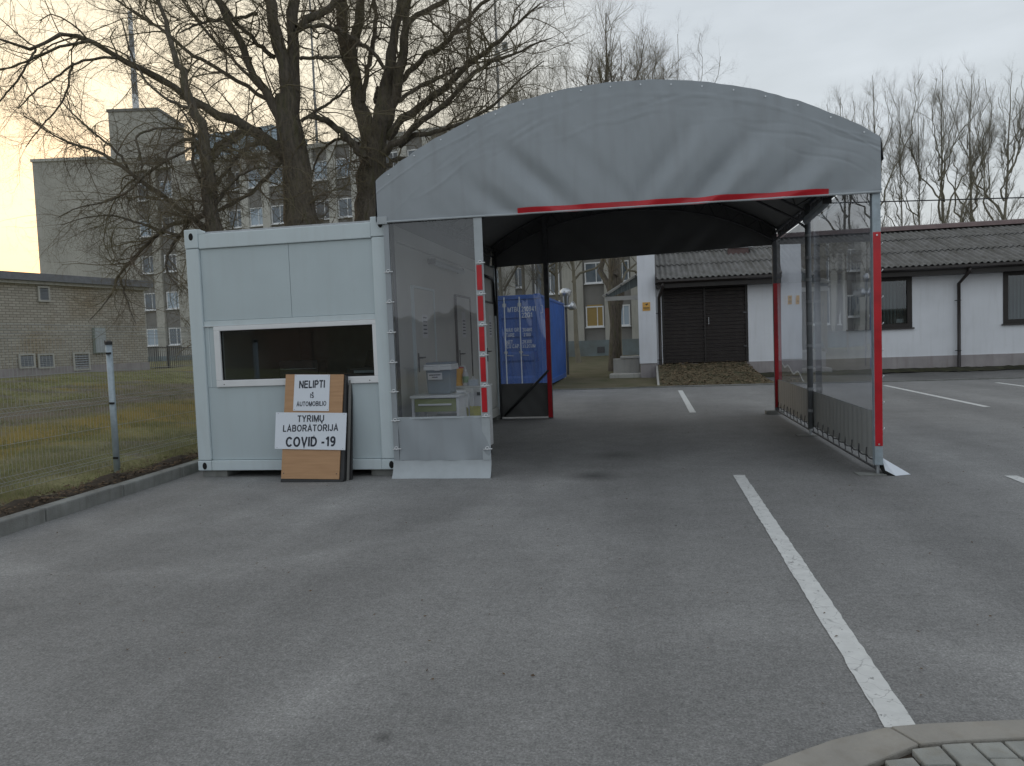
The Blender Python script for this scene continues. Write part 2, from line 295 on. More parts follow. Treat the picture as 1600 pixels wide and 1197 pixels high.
def asphalt(name, base, mottled=.16):
    m = bpy.data.materials.new(name); m.use_nodes = True; n, l = NT(m); b = n['Principled BSDF']
    b.inputs['Roughness'].default_value = .82; b.inputs['Specular IOR Level'].default_value = .35
    g = n.new('ShaderNodeNewGeometry'); P = g.outputs['Position']
    def noise(scale, detail, stretch=None, rough=.5):
        s = P
        if stretch:
            q = n.new('ShaderNodeMapping'); q.inputs['Scale'].default_value = stretch[:3]; q.inputs['Rotation'].default_value = (0, 0, stretch[3]); l.new(P, q.inputs[0]); s = q.outputs[0]
        t = n.new('ShaderNodeTexNoise'); t.inputs['Scale'].default_value = scale; t.inputs['Detail'].default_value = detail; t.inputs['Roughness'].default_value = rough; l.new(s, t.inputs[0]); return t.outputs[0]
    def mr(s, a, b_, c, d):
        r = n.new('ShaderNodeMapRange'); l.new(s, r.inputs[0])
        for i, x in zip((1,2,3,4), (a,b_,c,d)): r.inputs[i].default_value = x
        return r.outputs[0]
    def mul(a, b_):
        x = n.new('ShaderNodeMath'); x.operation = 'MULTIPLY'; l.new(a, x.inputs[0]); l.new(b_, x.inputs[1]); return x.outputs[0]
    f = mr(noise(.35, 4), .3, .7, 1-mottled, 1+mottled)                       # large worn patches
    f = mul(f, mr(noise(.8, 5, (1, .12, 1, .25)), .35, .68, .86, 1.16))        # driving bands along the lot
    f = mul(f, mr(noise(3.0, 6), .3, .7, .93, 1.07))
    f = mul(f, mr(noise(95, 3, rough=.7), .3, .7, .60, 1.40)); f = mul(f, mr(noise(30, 4, rough=.75), .3, .7, .76, 1.24)); f = mul(f, mr(noise(9, 5), .3, .7, .94, 1.06))                  # aggregate
    v = n.new('ShaderNodeTexVoronoi'); v.inputs['Scale'].default_value = 85; l.new(P, v.inputs[0])
    f = mul(f, mr(v.outputs['Distance'], .0, .20, 2.0, 1.0))
    f = mul(f, mr(noise(1.1, 8, rough=.65), .70, .78, 1, .55))                 # dark spots
    dk = noise(14, 3); f = mul(f, mr(dk, .74, .80, 1, .5))
    v2 = n.new('ShaderNodeTexVoronoi'); v2.feature = 'DISTANCE_TO_EDGE'; v2.inputs['Scale'].default_value = .9
    dn = n.new('ShaderNodeTexNoise'); dn.inputs['Scale'].default_value = 3; dn.inputs['Detail'].default_value = 6; l.new(P, dn.inputs[0])
    vm = n.new('ShaderNodeVectorMath'); vm.operation = 'MULTIPLY_ADD'; l.new(dn.outputs['Color'], vm.inputs[0]); vm.inputs[1].default_value = (.5,.5,0); l.new(P, vm.inputs[2]); l.new(vm.outputs[0], v2.inputs[0])
    crk = mr(v2.outputs['Distance'], .0, .006, .6, 1.0); gate = mr(noise(.5, 3), .62, .72, 0, 1)
    inv = n.new('ShaderNodeMix'); inv.data_type = 'FLOAT'; l.new(gate, inv.inputs[0]); inv.inputs[2].default_value = 1; l.new(crk, inv.inputs[3]); f = mul(f, inv.outputs[0])
    # worn pale arcs left by turning cars and a few oil stains, each at its own place
    sep = n.new('ShaderNodeSeparateXYZ'); l.new(P, sep.inputs[0])
    def M_(op, a, b_=None):
        x = n.new('ShaderNodeMath'); x.operation = op
        for i, q in enumerate((a, b_)):
            if q is None: continue
            if isinstance(q, (int, float)): x.inputs[i].default_value = q
            else: l.new(q, x.inputs[i])
        return x.outputs[0]
    def ring(cx, cy, R_, w_, amp):
        d = M_('SQRT', M_('ADD', M_('POWER', M_('ABSOLUTE', M_('SUBTRACT', sep.outputs[0], cx)), 2.0), M_('POWER', M_('ABSOLUTE', M_('SUBTRACT', sep.outputs[1], cy)), 2.0)))
        e = M_('ABSOLUTE', M_('SUBTRACT', d, R_)); return mr(e, 0, w_, amp, 1.0)
    def worn(r_, lo=.35, hi=.62):
        x = n.new('ShaderNodeMix'); x.data_type = 'FLOAT'; l.new(mr(noise(.9, 4), lo, hi, .15, 1), x.inputs[0]); x.inputs[2].default_value = 1; l.new(r_, x.inputs[3]); return x.outputs[0]
    f = mul(f, worn(ring(-3.8, 6.76, 2.36, 0.26, 1.34))); f = mul(f, worn(ring(-3.9, 6.9, 2.80, .35, 1.2))); f = mul(f, worn(ring(-4.38, 6.36, .86, .18, 1.10)))
    f = mul(f, worn(ring(.33, 1.63, 2.16, .34, 1.2))); f = mul(f, worn(ring(-6.0, 14.0, 8.2, .5, 1.18)))
    f = mul(f, ring(-.62, 7.9, 0, .36, .38)); f = mul(f, ring(-.45, 9.3, 0, .4, .62)); f = mul(f, ring(-1.02, 2.58, 0, .05, .5))
    x = n.new('ShaderNodeMix'); x.data_type = 'RGBA'; x.blend_type = 'MULTIPLY'; x.inputs[0].default_value = 1
    x.inputs[6].default_value = (*base, 1); cb = n.new('ShaderNodeCombineColor')
    for i in range(3): l.new(f, cb.inputs[i])
    l.new(cb.outputs[0], x.inputs[7]); l.new(x.outputs[2], b.inputs['Base Color'])
    bp = n.new('ShaderNodeBump'); bp.inputs['Strength'].default_value = .7; bp.inputs['Distance'].default_value = .004; l.new(noise(110, 4, rough=.7), bp.inputs['Height']); l.new(bp.outputs[0], b.inputs['Normal'])
    return m
M['asphalt'] = asphalt('worn_asphalt', (.222, .218, .212)); M['asphalt_old'] = asphalt('old_asphalt', (.15, .146, .14), .3)

def paint():
    m = mat('worn_road_paint', (.66, .66, .64), .8, var=.08, scale=14, bump=.4, bscale=90); n, l = NT(m); b = n['Principled BSDF']
    g = n.new('ShaderNodeNewGeometry'); P = g.outputs['Position']
    dn = n.new('ShaderNodeTexNoise'); dn.inputs['Scale'].default_value = 9; dn.inputs['Detail'].default_value = 5; l.new(P, dn.inputs[0])
    vm = n.new('ShaderNodeVectorMath'); vm.operation = 'MULTIPLY_ADD'; l.new(dn.outputs['Color'], vm.inputs[0]); vm.inputs[1].default_value = (.12,.12,0); l.new(P, vm.inputs[2])
    v = n.new('ShaderNodeTexVoronoi'); v.feature = 'DISTANCE_TO_EDGE'; v.inputs['Scale'].default_value = 9; l.new(vm.outputs[0], v.inputs[0])
    r = n.new('ShaderNodeMapRange'); r.inputs[1].default_value = .0; r.inputs[2].default_value = .022; r.inputs[3].default_value = .75; r.inputs[4].default_value = 0; l.new(v.outputs['Distance'], r.inputs[0])
    t = n.new('ShaderNodeTexNoise'); t.inputs['Scale'].default_value = 22; t.inputs['Detail'].default_value = 7; t.inputs['Roughness'].default_value = .7; l.new(P, t.inputs[0])
    r2 = n.new('ShaderNodeMapRange'); r2.inputs[1].default_value = .60; r2.inputs[2].default_value = .66; l.new(t.outputs[0], r2.inputs[0])
    t4 = n.new('ShaderNodeTexNoise'); t4.inputs['Scale'].default_value = 3; l.new(P, t4.inputs[0])
    r4 = n.new('ShaderNodeMapRange'); r4.inputs[1].default_value = .42; r4.inputs[2].default_value = .6; l.new(t4.outputs[0], r4.inputs[0])
    pq = n.new('ShaderNodeMath'); pq.operation = 'MULTIPLY'; l.new(r.outputs[0], pq.inputs[0]); l.new(r4.outputs[0], pq.inputs[1])
    mm = n.new('ShaderNodeMath'); mm.operation = 'MAXIMUM'; l.new(pq.outputs[0], mm.inputs[0]); l.new(r2.outputs[0], mm.inputs[1])
    src = b.inputs['Base Color'].links[0].from_socket; x = n.new('ShaderNodeMix'); x.data_type = 'RGBA'; l.new(mm.outputs[0], x.inputs[0]); l.new(src, x.inputs[6]); x.inputs[7].default_value = (.24,.235,.23,1); l.new(x.outputs[2], b.inputs['Base Color'])
    return m
M['paint'] = paint()

BA, BB, B0, B1 = 1.0, .06, -11.6, -9.1
def lawn():
    m = bpy.data.materials.new('patchy_lawn'); m.use_nodes = True; n, l = NT(m); b = n['Principled BSDF']; b.inputs['Roughness'].default_value = 1; b.inputs['Specular IOR Level'].default_value = .1
    g = n.new('ShaderNodeNewGeometry'); P = g.outputs['Position']
    def nz_(s, d, st=None):
        src = P
        if st: q = n.new('ShaderNodeMapping'); q.inputs['Scale'].default_value = st; l.new(P, q.inputs[0]); src = q.outputs[0]
        t = n.new('ShaderNodeTexNoise'); t.inputs['Scale'].default_value = s; t.inputs['Detail'].default_value = d; l.new(src, t.inputs[0]); return t.outputs[0]
    def mr(s, a, c):
        r = n.new('ShaderNodeMapRange'); r.inputs[1].default_value = a; r.inputs[2].default_value = c; l.new(s, r.inputs[0]); return r.outputs[0]
    def mixc(f, a, c):
        x = n.new('ShaderNodeMix'); x.data_type = 'RGBA'; l.new(f, x.inputs[0])
        for i, q in ((6, a), (7, c)):
            if isinstance(q, tuple): x.inputs[i].default_value = (*q, 1)
            else: l.new(q, x.inputs[i])
        return x.outputs[2]
    c = mixc(mr(nz_(8, 8), .35, .65), (.16, .165, .065), (.29, .28, .14))
    c = mixc(mr(nz_(.8, 4), .45, .7), c, (.27, .245, .15))                     # drier grass
    c = mixc(mr(nz_(1.1, 6, (.5, 1.1, 1)), .52, .60), c, (.21, .185, .15))       # trodden earth
    c = mixc(mr(nz_(.9, 5, (.6, 1.3, 1)), .60, .72), c, (.27, .20, .06))       # yellow moss
    sp = n.new('ShaderNodeSeparateXYZ'); l.new(P, sp.inputs[0])
    def band(a, b_, c0, hw, soft):            # distance from the line a*x+b*y = c0, roughened
        q = n.new('ShaderNodeMath'); q.operation = 'MULTIPLY'; q.inputs[1].default_value = a; l.new(sp.outputs[0], q.inputs[0])
        r = n.new('ShaderNodeMath'); r.operation = 'MULTIPLY_ADD'; r.inputs[1].default_value = b_; l.new(sp.outputs[1], r.inputs[0]); l.new(q.outputs[0], r.inputs[2])
        u = n.new('ShaderNodeMath'); u.operation = 'MULTIPLY_ADD'; u.inputs[1].default_value = 3.2; l.new(nz_(.7, 6), u.inputs[0]); l.new(r.outputs[0], u.inputs[2])
        w = n.new('ShaderNodeMath'); w.operation = 'SUBTRACT'; l.new(u.outputs[0], w.inputs[0]); w.inputs[1].default_value = c0+1.6
        v = n.new('ShaderNodeMath'); v.operation = 'ABSOLUTE'; l.new(w.outputs[0], v.inputs[0])
        z = n.new('ShaderNodeMapRange'); z.inputs[1].default_value = hw; z.inputs[2].default_value = hw+soft; z.inputs[3].default_value = 1; z.inputs[4].default_value = 0; l.new(v.outputs[0], z.inputs[0]); return z.outputs[0]
    c = mixc(band(BA, BB, B0, .8, .9), c, (.20, .17, .13)); c = mixc(band(BA, BB, B1, .75, .8), c, (.27, .205, .065))
    c = mixc(mr(nz_(40, 3), .62, .75), c, (.05, .038, .02))
    l.new(c, b.inputs['Base Color'])
    bp = n.new('ShaderNodeBump'); bp.inputs['Strength'].default_value = 1; bp.inputs['Distance'].default_value = .05; l.new(nz_(28, 6), bp.inputs['Height']); l.new(bp.outputs[0], b.inputs['Normal'])
    return m

M['lawn'] = lawn()

def brickwall():
    m = bpy.data.materials.new('grey_silicate_brick'); m.use_nodes = True; n, l = NT(m); b = n['Principled BSDF']; b.inputs['Roughness'].default_value = .95
    c = n.new('ShaderNodeTexCoord'); q = n.new('ShaderNodeMapping'); q.inputs['Rotation'].default_value = (rad(90), 0, 0)
    sp = n.new('ShaderNodeSeparateXYZ'); cb = n.new('ShaderNodeCombineXYZ'); l.new(c.outputs['Object'], sp.inputs[0]); l.new(sp.outputs[1], cb.inputs[0]); l.new(sp.outputs[2], cb.inputs[1])
    br = n.new('ShaderNodeTexBrick'); br.inputs['Scale'].default_value = 1; br.inputs['Brick Width'].default_value = .26; br.inputs['Row Height'].default_value = .098; br.inputs['Mortar Size'].default_value = .012
    br.inputs['Color1'].default_value = (.52, .485, .42, 1); br.inputs['Color2'].default_value = (.41, .375, .315, 1); br.inputs['Mortar'].default_value = (.25, .23, .20, 1); l.new(cb.outputs[0], br.inputs[0])
    t = n.new('ShaderNodeTexNoise'); t.inputs['Scale'].default_value = .5; t.inputs['Detail'].default_value = 5; l.new(c.outputs['Object'], t.inputs[0])
    r = n.new('ShaderNodeMapRange'); r.inputs[1].default_value = .5; r.inputs[2].default_value = .7; r.inputs[4].default_value = .7; l.new(t.outputs[0], r.inputs[0])
    x = n.new('ShaderNodeMix'); x.data_type = 'RGBA'; x.blend_type = 'MULTIPLY'; l.new(r.outputs[0], x.inputs[0]); l.new(br.outputs[0], x.inputs[6]); x.inputs[7].default_value = (.72, .60, .42, 1); l.new(x.outputs[2], b.inputs['Base Color'])
    bp = n.new('ShaderNodeBump'); bp.inputs['Strength'].default_value = .6; bp.inputs['Distance'].default_value = .01; bp.invert = True; l.new(br.outputs['Fac'], bp.inputs['Height']); l.new(bp.outputs[0], b.inputs['Normal'])
    return m
M['brick'] = brickwall()

# ------------------------------------------------------------------ ground
def lawn_z(x, y):
    t = min(1, max(0, (-6.6-x)/14)); t = t*t*(3-2*t)
    return .10 + .74*t + .03*math.sin(x*1.3+y*.7)*min(1, max(0, -6.3-x)) + .02*math.sin(x*2.9-y*1.9)*min(1, max(0, -6.3-x))
g = MB().box(-700, 700, -400, 900, -1, -.10); tag(mk('ground', g, M['lawn']), kind='structure')
g = MB().grid([[(x, y, 0) for y in (-40, 21.35)] for x in (-5.6, 70)])
tag(mk('parking_lot', g, M['asphalt']), kind='structure')
def kerbx(y): return -5.34 - .06*(y-5.2)
xs = [-90, -60, -45, -36] + list(np.arange(-32, -5.9, .5)) + [-5.72]
ys = list(np.arange(-14, 34, .5)) + [38, 45, 60, 90]
g = MB().grid([[(x if x < -6.2 else x+(kerbx(y)+5.5), y, (lawn_z(x, y) + random.uniform(-.015, .015)) if x < -5.8 else .10) for x in xs] for y in ys])
tag(mk('lawn', g, M['lawn'], smooth=True), kind='structure')
# soil strip along the kerb, lumpy
gx = np.linspace(-.62, -.13, 9); P = []
for y in np.arange(-2, 22, .07):
    P.append([(kerbx(y)+dx + random.uniform(-.012, .012), y, .085 + .05*math.exp(-((dx+.36)/.16)**2)*(1+.7*math.sin(y*5.1+dx*9)) + random.uniform(-.006, .022)) for dx in gx])
tag(mk('soil_verge', MB().grid(P), M['soil'], smooth=True), kind='structure')
# kerb stones between lawn and asphalt
kr = thing('kerb', None, None, (-5.4, 6.0, 0)); kr['kind'] = 'structure'
ks = MB().prismx([(0, -.06), (.985, -.06), (.985, .105), (.985, .125), (0, .125)], -.14, 0); kme = MB().box(-.14, 0, 0, 1.088, -.06, .125).mesh('kerb_block'); fixn(kme); kme.materials.append(M['kerb'])
y = 5.78-1.10*8
while y < 21:
    o = inst('kerb_block', kme, kr, (kerbx(y)+5.4, y-6.0, random.uniform(-.006, .004)), rz=math.atan(.06)); b_ = o.modifiers.new('bevel', 'BEVEL'); b_.width = .014; b_.segments = 2; y += 1.10
# flush kerb and old asphalt by the far buildings
mb = MB(); x = -5.0
bk = thing('flush_kerb', None, None, (0, 21.4, 0)); bk['kind'] = 'structure'
bme = MB().box(0, 1.49, 0, .10, -.05, .025).mesh('kerb_block'); fixn(bme); bme.materials.append(M['kerb'])
while x < 34: inst('kerb_block', bme, bk, (x, 0, random.uniform(-.004, .004))); x += 1.5
P = [[(x, y, .012+.004*math.sin(x*.8)) for y in (21.5, 25.6)] for x in np.arange(.2, 40, 1.5)]
tag(mk('service_strip', MB().grid(P), M['asphalt_old']), kind='structure')
M['dirt'] = mat('bare_dirt', (.15, .125, .075), 1, col2=(.085, .085, .035), scale=1.2, bump=1, bscale=14, detail=9)
P = [[(x, y, .02 + .10*min(1, max(0, (y-22)/6)) + random.uniform(-.01, .02)) for y in np.arange(21.5, 60, .6)] for x in np.arange(-14, .6, .6)]
tag(mk('dirt_yard', MB().grid(P), M['dirt'], smooth=True), kind='structure')
M['moss'] = mat('dark_moss', (.055, .055, .025), 1, col2=(.02, .018, .012), scale=5, bump=1, bscale=20)
P = [[(x, 25.5-d*(1+.35*math.sin(x*2.1)+.2*math.sin(x*5.7)), .02+h) for d, h in ((0, .10), (.16, .09), (.34, .05), (.55, 0))] for x in np.arange(3.4, 34, .15)]
P = [[(a, b, c+random.uniform(0, .03)) for a, b, c in r] for r in P]
tag(mk('moss_verge', MB().grid(P), M['moss'], smooth=True), kind='structure')

# painted bay lines
def line(x0, x1, y0, y1, lab):
    n = max(8, int((y1-y0)/.06)); P = []
    for i in range(n+1):
        y = y0 + (y1-y0)*i/n; P.append([(x0+random.uniform(-.004, .004), y, .004), (x1+random.uniform(-.004, .004), y, .004)])
    o = mk('bay_line', MB().grid(P), M['paint']); o['kind'] = 'structure'; return o
line(.81, .925, 2.85, 7.9, ''); line(3.30, 3.41, 2.9, 7.8, ''); line(5.80, 5.91, 2.9, 7.8, '')
for x in (.71, 3.2, 5.72, 8.28, 10.8): line(x, x+.115, 14.3, 20.1, '')

# pavement corner in front: kerb stones + pavers
pv = thing('pavement', None, None, (1, 2.6, 0)); pv['kind'] = 'structure'
OUT = [(-1.2,.55),(-.75,1.25),(-.25,1.93),(.05,2.25),(.328,2.497),(.467,2.598),(.59,2.686),(.81,2.80),(.95,2.838),(1.293,2.904),(1.9,3.0),(2.6,3.08),(4,3.15),(6,3.15)]
INN = [(-1.0,.45),(-.62,1.12),(-.14,1.80),(.16,2.11),(.43,2.36),(.56,2.455),(.68,2.55),(.875,2.69),(1.0,2.725),(1.30,2.785),(1.92,2.87),(2.62,2.95),(4,3.02),(6,3.02)]
cuts = [0, 2, 3, 7, 10, 12, 13]
for a, b in zip(cuts[:-1], cuts[1:]):
    o_ = [Vector((*p, 0)) for p in OUT[a:b+1]]; i_ = [Vector((*p, 0)) for p in INN[a:b+1]]
    d0 = (o_[1]-o_[0]).normalized()*.004; d1 = (o_[-1]-o_[-2]).normalized()*.004
    o_[0] += d0; i_[0] += d0; o_[-1] -= d1; i_[-1] -= d1; k = len(o_)
    top = [(p.x, p.y, .035) for p in o_+i_[::-1]]; bot = [(x_, y_, -.05) for x_, y_, _ in top]; n = 2*k
    m_ = MB().add(bot+top, [tuple(range(n-1, -1, -1)), tuple(range(n, 2*n))]+[(i, (i+1) % n, (i+1) % n+n, i+n) for i in range(n)])
    mk('kerb_stone', m_, M['stone'], pv, bev=.006)
mk('joint_sand', MB().add([(*p, .012) for p in INN]+[(6, -3, .012), (-1.0, -3, .012)], [tuple(range(len(INN)+2))]), M['soil'], pv)
def inner(x): return float(np.interp(x, [p[0] for p in INN], [p[1] for p in INN]))
pa = rad(9)
for i in range(-6, 24):
    bx = .62 + i*.108; yy = inner(bx)-.006; first = True
    for j in range(6):
        L = random.choice([.2, .2, .1]) if first else .2; first = False
        y1_ = yy; y0_ = yy-L+.008
        if y1_ < 1.7: break
        sh = math.tan(pa); ref = inner(bx)
        def X(x_, y_): return x_ + (ref-y_)*sh*.9
        jx = random.uniform(-.002, .002); zt = .03+random.uniform(-.004, .004); w = .098
        q = [(X(bx+jx, y0_), y0_), (X(bx+w+jx, y0_), y0_+.01), (X(bx+w+jx, y1_), y1_+.012 if j else min(inner(bx+w)-.008, y1_+.03)), (X(bx+jx, y1_), y1_)]
        m_ = MB().add([(a, b, -.02) for a, b in q]+[(a, b, zt) for a, b in q], [(0,3,2,1),(4,5,6,7)]+[(a, (a+1) % 4, (a+1) % 4+4, a+4) for a in range(4)])
        mk('paver', m_, M['paver'], pv, bev=.006); yy -= L

# ------------------------------------------------------------------ far concrete building
ANG = rad(-7.337); BO = Vector((-4.11, 56.12, 0))
bl = thing('apartment_block', 'long grey concrete block with rows of white framed windows behind the bare trees', 'building', BO, ANG)
L = dict(parent=bl, local=True)
mk('wall', MB().box(-46, 8, 0, 13, 0, 18.0), M['spandrel'], **L)
mk('roof_parapet', MB().box(-46, 8.1, -.32, 13.1, 18.0, 18.35), M['concrete'], **L)
mk('base_wall', MB().box(-46, 8, -.30, 0, 0, 1.3), M['pale_blue_plinth'], **L)
def win_mesh(w, h, split=True):
    f = MB().box(-w/2, w/2, -.06, 0, 0, .10).box(-w/2, w/2, -.06, 0, h-.09, h).box(-w/2, -w/2+.09, -.058, 0, .10, h-.09).box(w/2-.09, w/2, -.058, 0, .10, h-.09)
    if split: f.box(w*.12, w*.12+.06, -.05, 0, .10, h-.09)
    f.box(-w/2-.06, w/2+.06, -.16, 0, -.07, -.002); p = MB().box(-w/2+.09, w/2-.09, -.02, -.005, .1, h-.09)
    fm = f.mesh('window_frame'); pm = p.mesh('pane'); fixn(fm); fixn(pm); fm.materials.append(M['white_plastic']); return fm, pm
def panes(pm, m): q = pm.copy(); q.materials.append(m); return q
fm, pm = win_mesh(1.35, 1.55); PM = [panes(pm, M[k]) for k in ('pane', 'pane_blue', 'pane', 'pane_dark', 'pane_blue')]
sills = [2.28, 5.52, 8.85, 12.15, 15.38]
def window(s, z, fmm=fm, pms=PM, y=-.01):
    o = inst('window', fmm, bl, (s, y, z)); inst('pane', random.choice(pms), o, (0, 0, 0)); return o
cols = [-31.0+2.15*i for i in range(12)]
for s in cols:
    for z in sills: window(s, z)
for s in (-41.6+.9, -38.2):
    for z in sills[:]: window(s, z)
pil = MB()
for i in range(13):
    s = -31.0+2.15*(i-.5); w = .38; o = mk('pilaster', MB().box(s-w, s+w, -.24, 0, 1.3, 18.0), M['concrete_light'], **L)
for a, b in ((-46, -41.5), (-40, -39.1), (-37.4, -32.5)): mk('wall_panel', MB().box(a, b, -.22, 0, 1.3, 18.0), M['concrete'], **L)
# right hand stretch with stair windows
for a, b in ((-6.4+1.3-0, -4.55), (-2.2, -.62), (.98, 1.35), (2.95, 8)):
    mk('wall_panel', MB().box(a, b, -.22, 0, 1.3, 18.0), M['concrete'], **L)
mk('wall_panel', MB().box(-7.35+.15, -6.6, -.2, 0, 1.3, 18.0), M['concrete'], **L)
for z in sills:
    window(-5.85, z); window(.2, z, y=-.02); window(2.15, z)
fm2, pm2 = win_mesh(1.95, 2.6, True); P2 = [panes(pm2, M['pane_dark']), panes(pm2, M['pane'])]
for z in (1.8, 4.9, 8.2, 11.5, 14.8): window(-3.4, z, fm2, P2)
fb, pb = win_mesh(1.35, 1.75, False); yb = panes(pb, hardpatch(mat('drawn_yellow_blind', (.36, .25, .09), .7, var=.05), lambda n, l: None)); 
for o in [c for c in bl.children if c.name.startswith('window') and abs(c.location.x-.2) < .01 and abs(c.location.z-2.28) < .01]:
    for c in o.children: c.data = yb
mk('vent_grille', MB().box(.75-.4, .75+.15, -.34, -.3, .35, .8), M['steel_dark'], **L)
# blank end block and roof tower, square to the street behind
def Dp(u, v, d): return Vector((0, 0, CH)) + ray(u, v)*d
a_ = Dp(50, 250, 67.5); b_ = Dp(222, 245, 67.5)
ex = (b_-a_); ex.z = 0; exn = ex.normalized(); eyn = Vector((-exn.y, exn.x, 0))
eb = thing('end_block', 'tall blank grey concrete gable end rising left of the bare trees', 'building', (a_.x, a_.y, 0), math.atan2(ex.y, ex.x))
L2 = dict(parent=eb, local=True); wd = ex.length
mk('wall', MB().box(0, wd, 0, 14, 0, 19.25), M['concrete'], **L2); mk('coping', MB().box(-.1, wd+.05, -.12, 14.1, 19.25, 19.5), M['concrete_light'], **L2)
t0 = wd*(168-50)/172; t1 = wd*(246-50)/172
mk('tower_wall', MB().box(t0, t1, .6, 6, 19.5, 23.6), M['concrete'], **L2); mk('tower_roof', MB().box(t0-.1, t1+.1, .5, 6.1, 23.6, 23.85), M['spandrel'], **L2)
mk('penthouse', MB().box(-37.2, -28.6, 2.5, 8, 18.35, 21.3), M['panel_blue'], **L)
for k in range(6): mk('penthouse_rib', MB().box(-37.1+k*1.65, -36.98+k*1.65, 2.42, 2.5, 18.36, 21.25), M['concrete_light'], **L)
def mast(u, v0, v1, d, r, lab, banded=False):
    p = Dp(u, v1, d); q = Dp(u, v0, d); t = thing('mast', lab, 'mast', (p.x, p.y, p.z-2)); n = 6; h = q.z-p.z+2
    for k in range(n): mk('mast_section', MB().tube([(p.x, p.y, p.z-2+h*k/n), (p.x, p.y, p.z-2+h*(k+1)/n)], [r*(1-.07*k)]*2, 8), M['white_plastic'] if (banded and k % 2) else M['antenna'], t)
    return t, p
mast(213, 22, 178, 69, .30, 'white and grey mast on the roof tower of the blank end block', True)
mast(495, -40, 215, 62, .11, 'thin grey mast on the roof behind the thick tree trunk')
t, p = mast(783, -60, 260, 60, .13, 'tall antenna mast with small boxes rising left of the canopy arch')
q = Dp(783, 90, 60); mk('antenna_box', MB().box(q.x-.5, q.x-.1, q.y-.2, q.y+.2, q.z-.1, q.z+.5).box(q.x+.15, q.x+.55, q.y-.2, q.y+.2, q.z+.5, q.z+1.1), M['antenna'], t)
mk('antenna_arm', MB().tube([(q.x-.6, q.y, q.z), (q.x+.9, q.y, q.z)], .04, 5), M['antenna'], t)

# ------------------------------------------------------------------ brick outbuilding, left
A_ = Vector((-25.7, 12.0, 0)); B_ = Vector((-21.6, 29.3, 0)); dd = (B_-A_).normalized(); nn = Vector((-dd.y, dd.x, 0))
bb = thing('brick_outbuilding', 'low grey brick building with flat roof and louvred openings beyond the mesh fence', 'building', (A_.x, A_.y, 0), math.atan2(dd.y, dd.x)-math.pi/2)
L3 = dict(parent=bb, local=True); ln = (B_-A_).length
mk('wall', MB().box(-12, 0, 0, ln, 0, 4.4), M['brick'], **L3); mk('roof', MB().box(-12.3, .28, -.3, ln+.28, 4.4, 4.68), hardpatch(mat('grey_roof_edge', (.20,.205,.22), .7), lambda n, l: None), **L3)
mk('roof_trim', MB().box(-12.3, .16, -.2, ln+.16, 4.28, 4.398), M['concrete'], **L3)
mk('base_course', MB().box(-12, .05, 0, ln+.05, 0, 1.15), M['plinth'], **L3)
def bwall(u, v):
    r_ = ray(u, v); n_ = nn; t_ = (Vector((A_.x, A_.y, CH))-Vector((0, 0, CH))).dot(n_)/r_.dot(n_); P_ = Vector((0, 0, CH))+r_*t_
    return (P_-A_).dot(dd), P_.z
for (u0, v0, u1, v1, nsl) in ((57, 447, 77, 472, 8), (27, 553, 54, 575, 6), (57, 553, 84, 575, 6), (112, 551, 140, 578, 6)):
    y0, zt = bwall(u0, v0); y1, zb = bwall(u1, v1)
    lv = mk('louvre', MB().box(.03, .09, y0, y1, zt-.06, zt).box(.03, .09, y0, y1, zb, zb+.06).box(.03, .09, y0, y0+.06, zb+.06, zt-.06).box(.03, .09, y1-.06, y1, zb+.06, zt-.06), M['concrete_light'], **L3)
    for k in range(nsl):
        z = zb+.08+(zt-zb-.16)*k/nsl; mk('louvre_slat', MB().add([(.035, y0+.06, z+.05), (.035, y1-.06, z+.05), (.085, y1-.06, z), (.085, y0+.06, z), (.03, y0+.06, z+.06), (.03, y1-.06, z+.06), (.08, y1-.06, z+.01), (.08, y0+.06, z+.01)], [(0,1,2,3),(4,7,6,5),(0,4,5,1),(2,6,7,3)]), M['steel'], lv, local=True)
y0, zt = bwall(143, 512); y1, zb = bwall(164, 552)
eb2 = thing('meter_cabinet', 'grey green electricity cabinet on the wall of the brick outbuilding', 'cabinet', A_+dd*((y0+y1)/2)+nn*(.0)+Vector((0,0,zb)), math.atan2(dd.y, dd.x)-math.pi/2)
w_ = (y1-y0)/2
mk('case', MB().box(.0, .14, -w_, w_, 0, zt-zb), hardpatch(mat('cabinet_green', (.27,.31,.28), .5, dirt=((.15,.16,.12), .5)), lambda n, l: None), eb2, local=True, bev=.01)
mk('door', MB().box(.14, .155, -w_+.03, w_-.03, .04, zt-zb-.04), M['pvc_trim'], eb2, local=True); mk('door_handle', MB().box(.155, .18, w_-.12, w_-.08, .4, .52), M['black'], eb2, local=True)
# dark railing between the outbuilding and the block
rf = thing('railing_fence', 'dark metal railing with gate posts between brick outbuilding and apartment block', 'fence', Dp(222, 577, 34)*1)
r0 = Dp(222, 577, 34); r1 = Dp(360, 572, 34); r0.z = .78; r1.z = .6
nb = 46; e_ = (r1-r0)
for z in (.12, 1.05): mk('rail', MB().beam(r0+Vector((0,0,z)), r1+Vector((0,0,z)), .04, .04), M['steel_dark'], rf)
for k in range(nb+1):
    p = r0+e_*k/nb; big = k % 14 == 0
    mk('railing_post' if big else 'railing_bar', MB().beam(p+Vector((0,0,-.1)), p+Vector((0,0,1.14 if big else 1.06)), .07 if big else .018, .07 if big else .018), M['steel_dark'], rf)

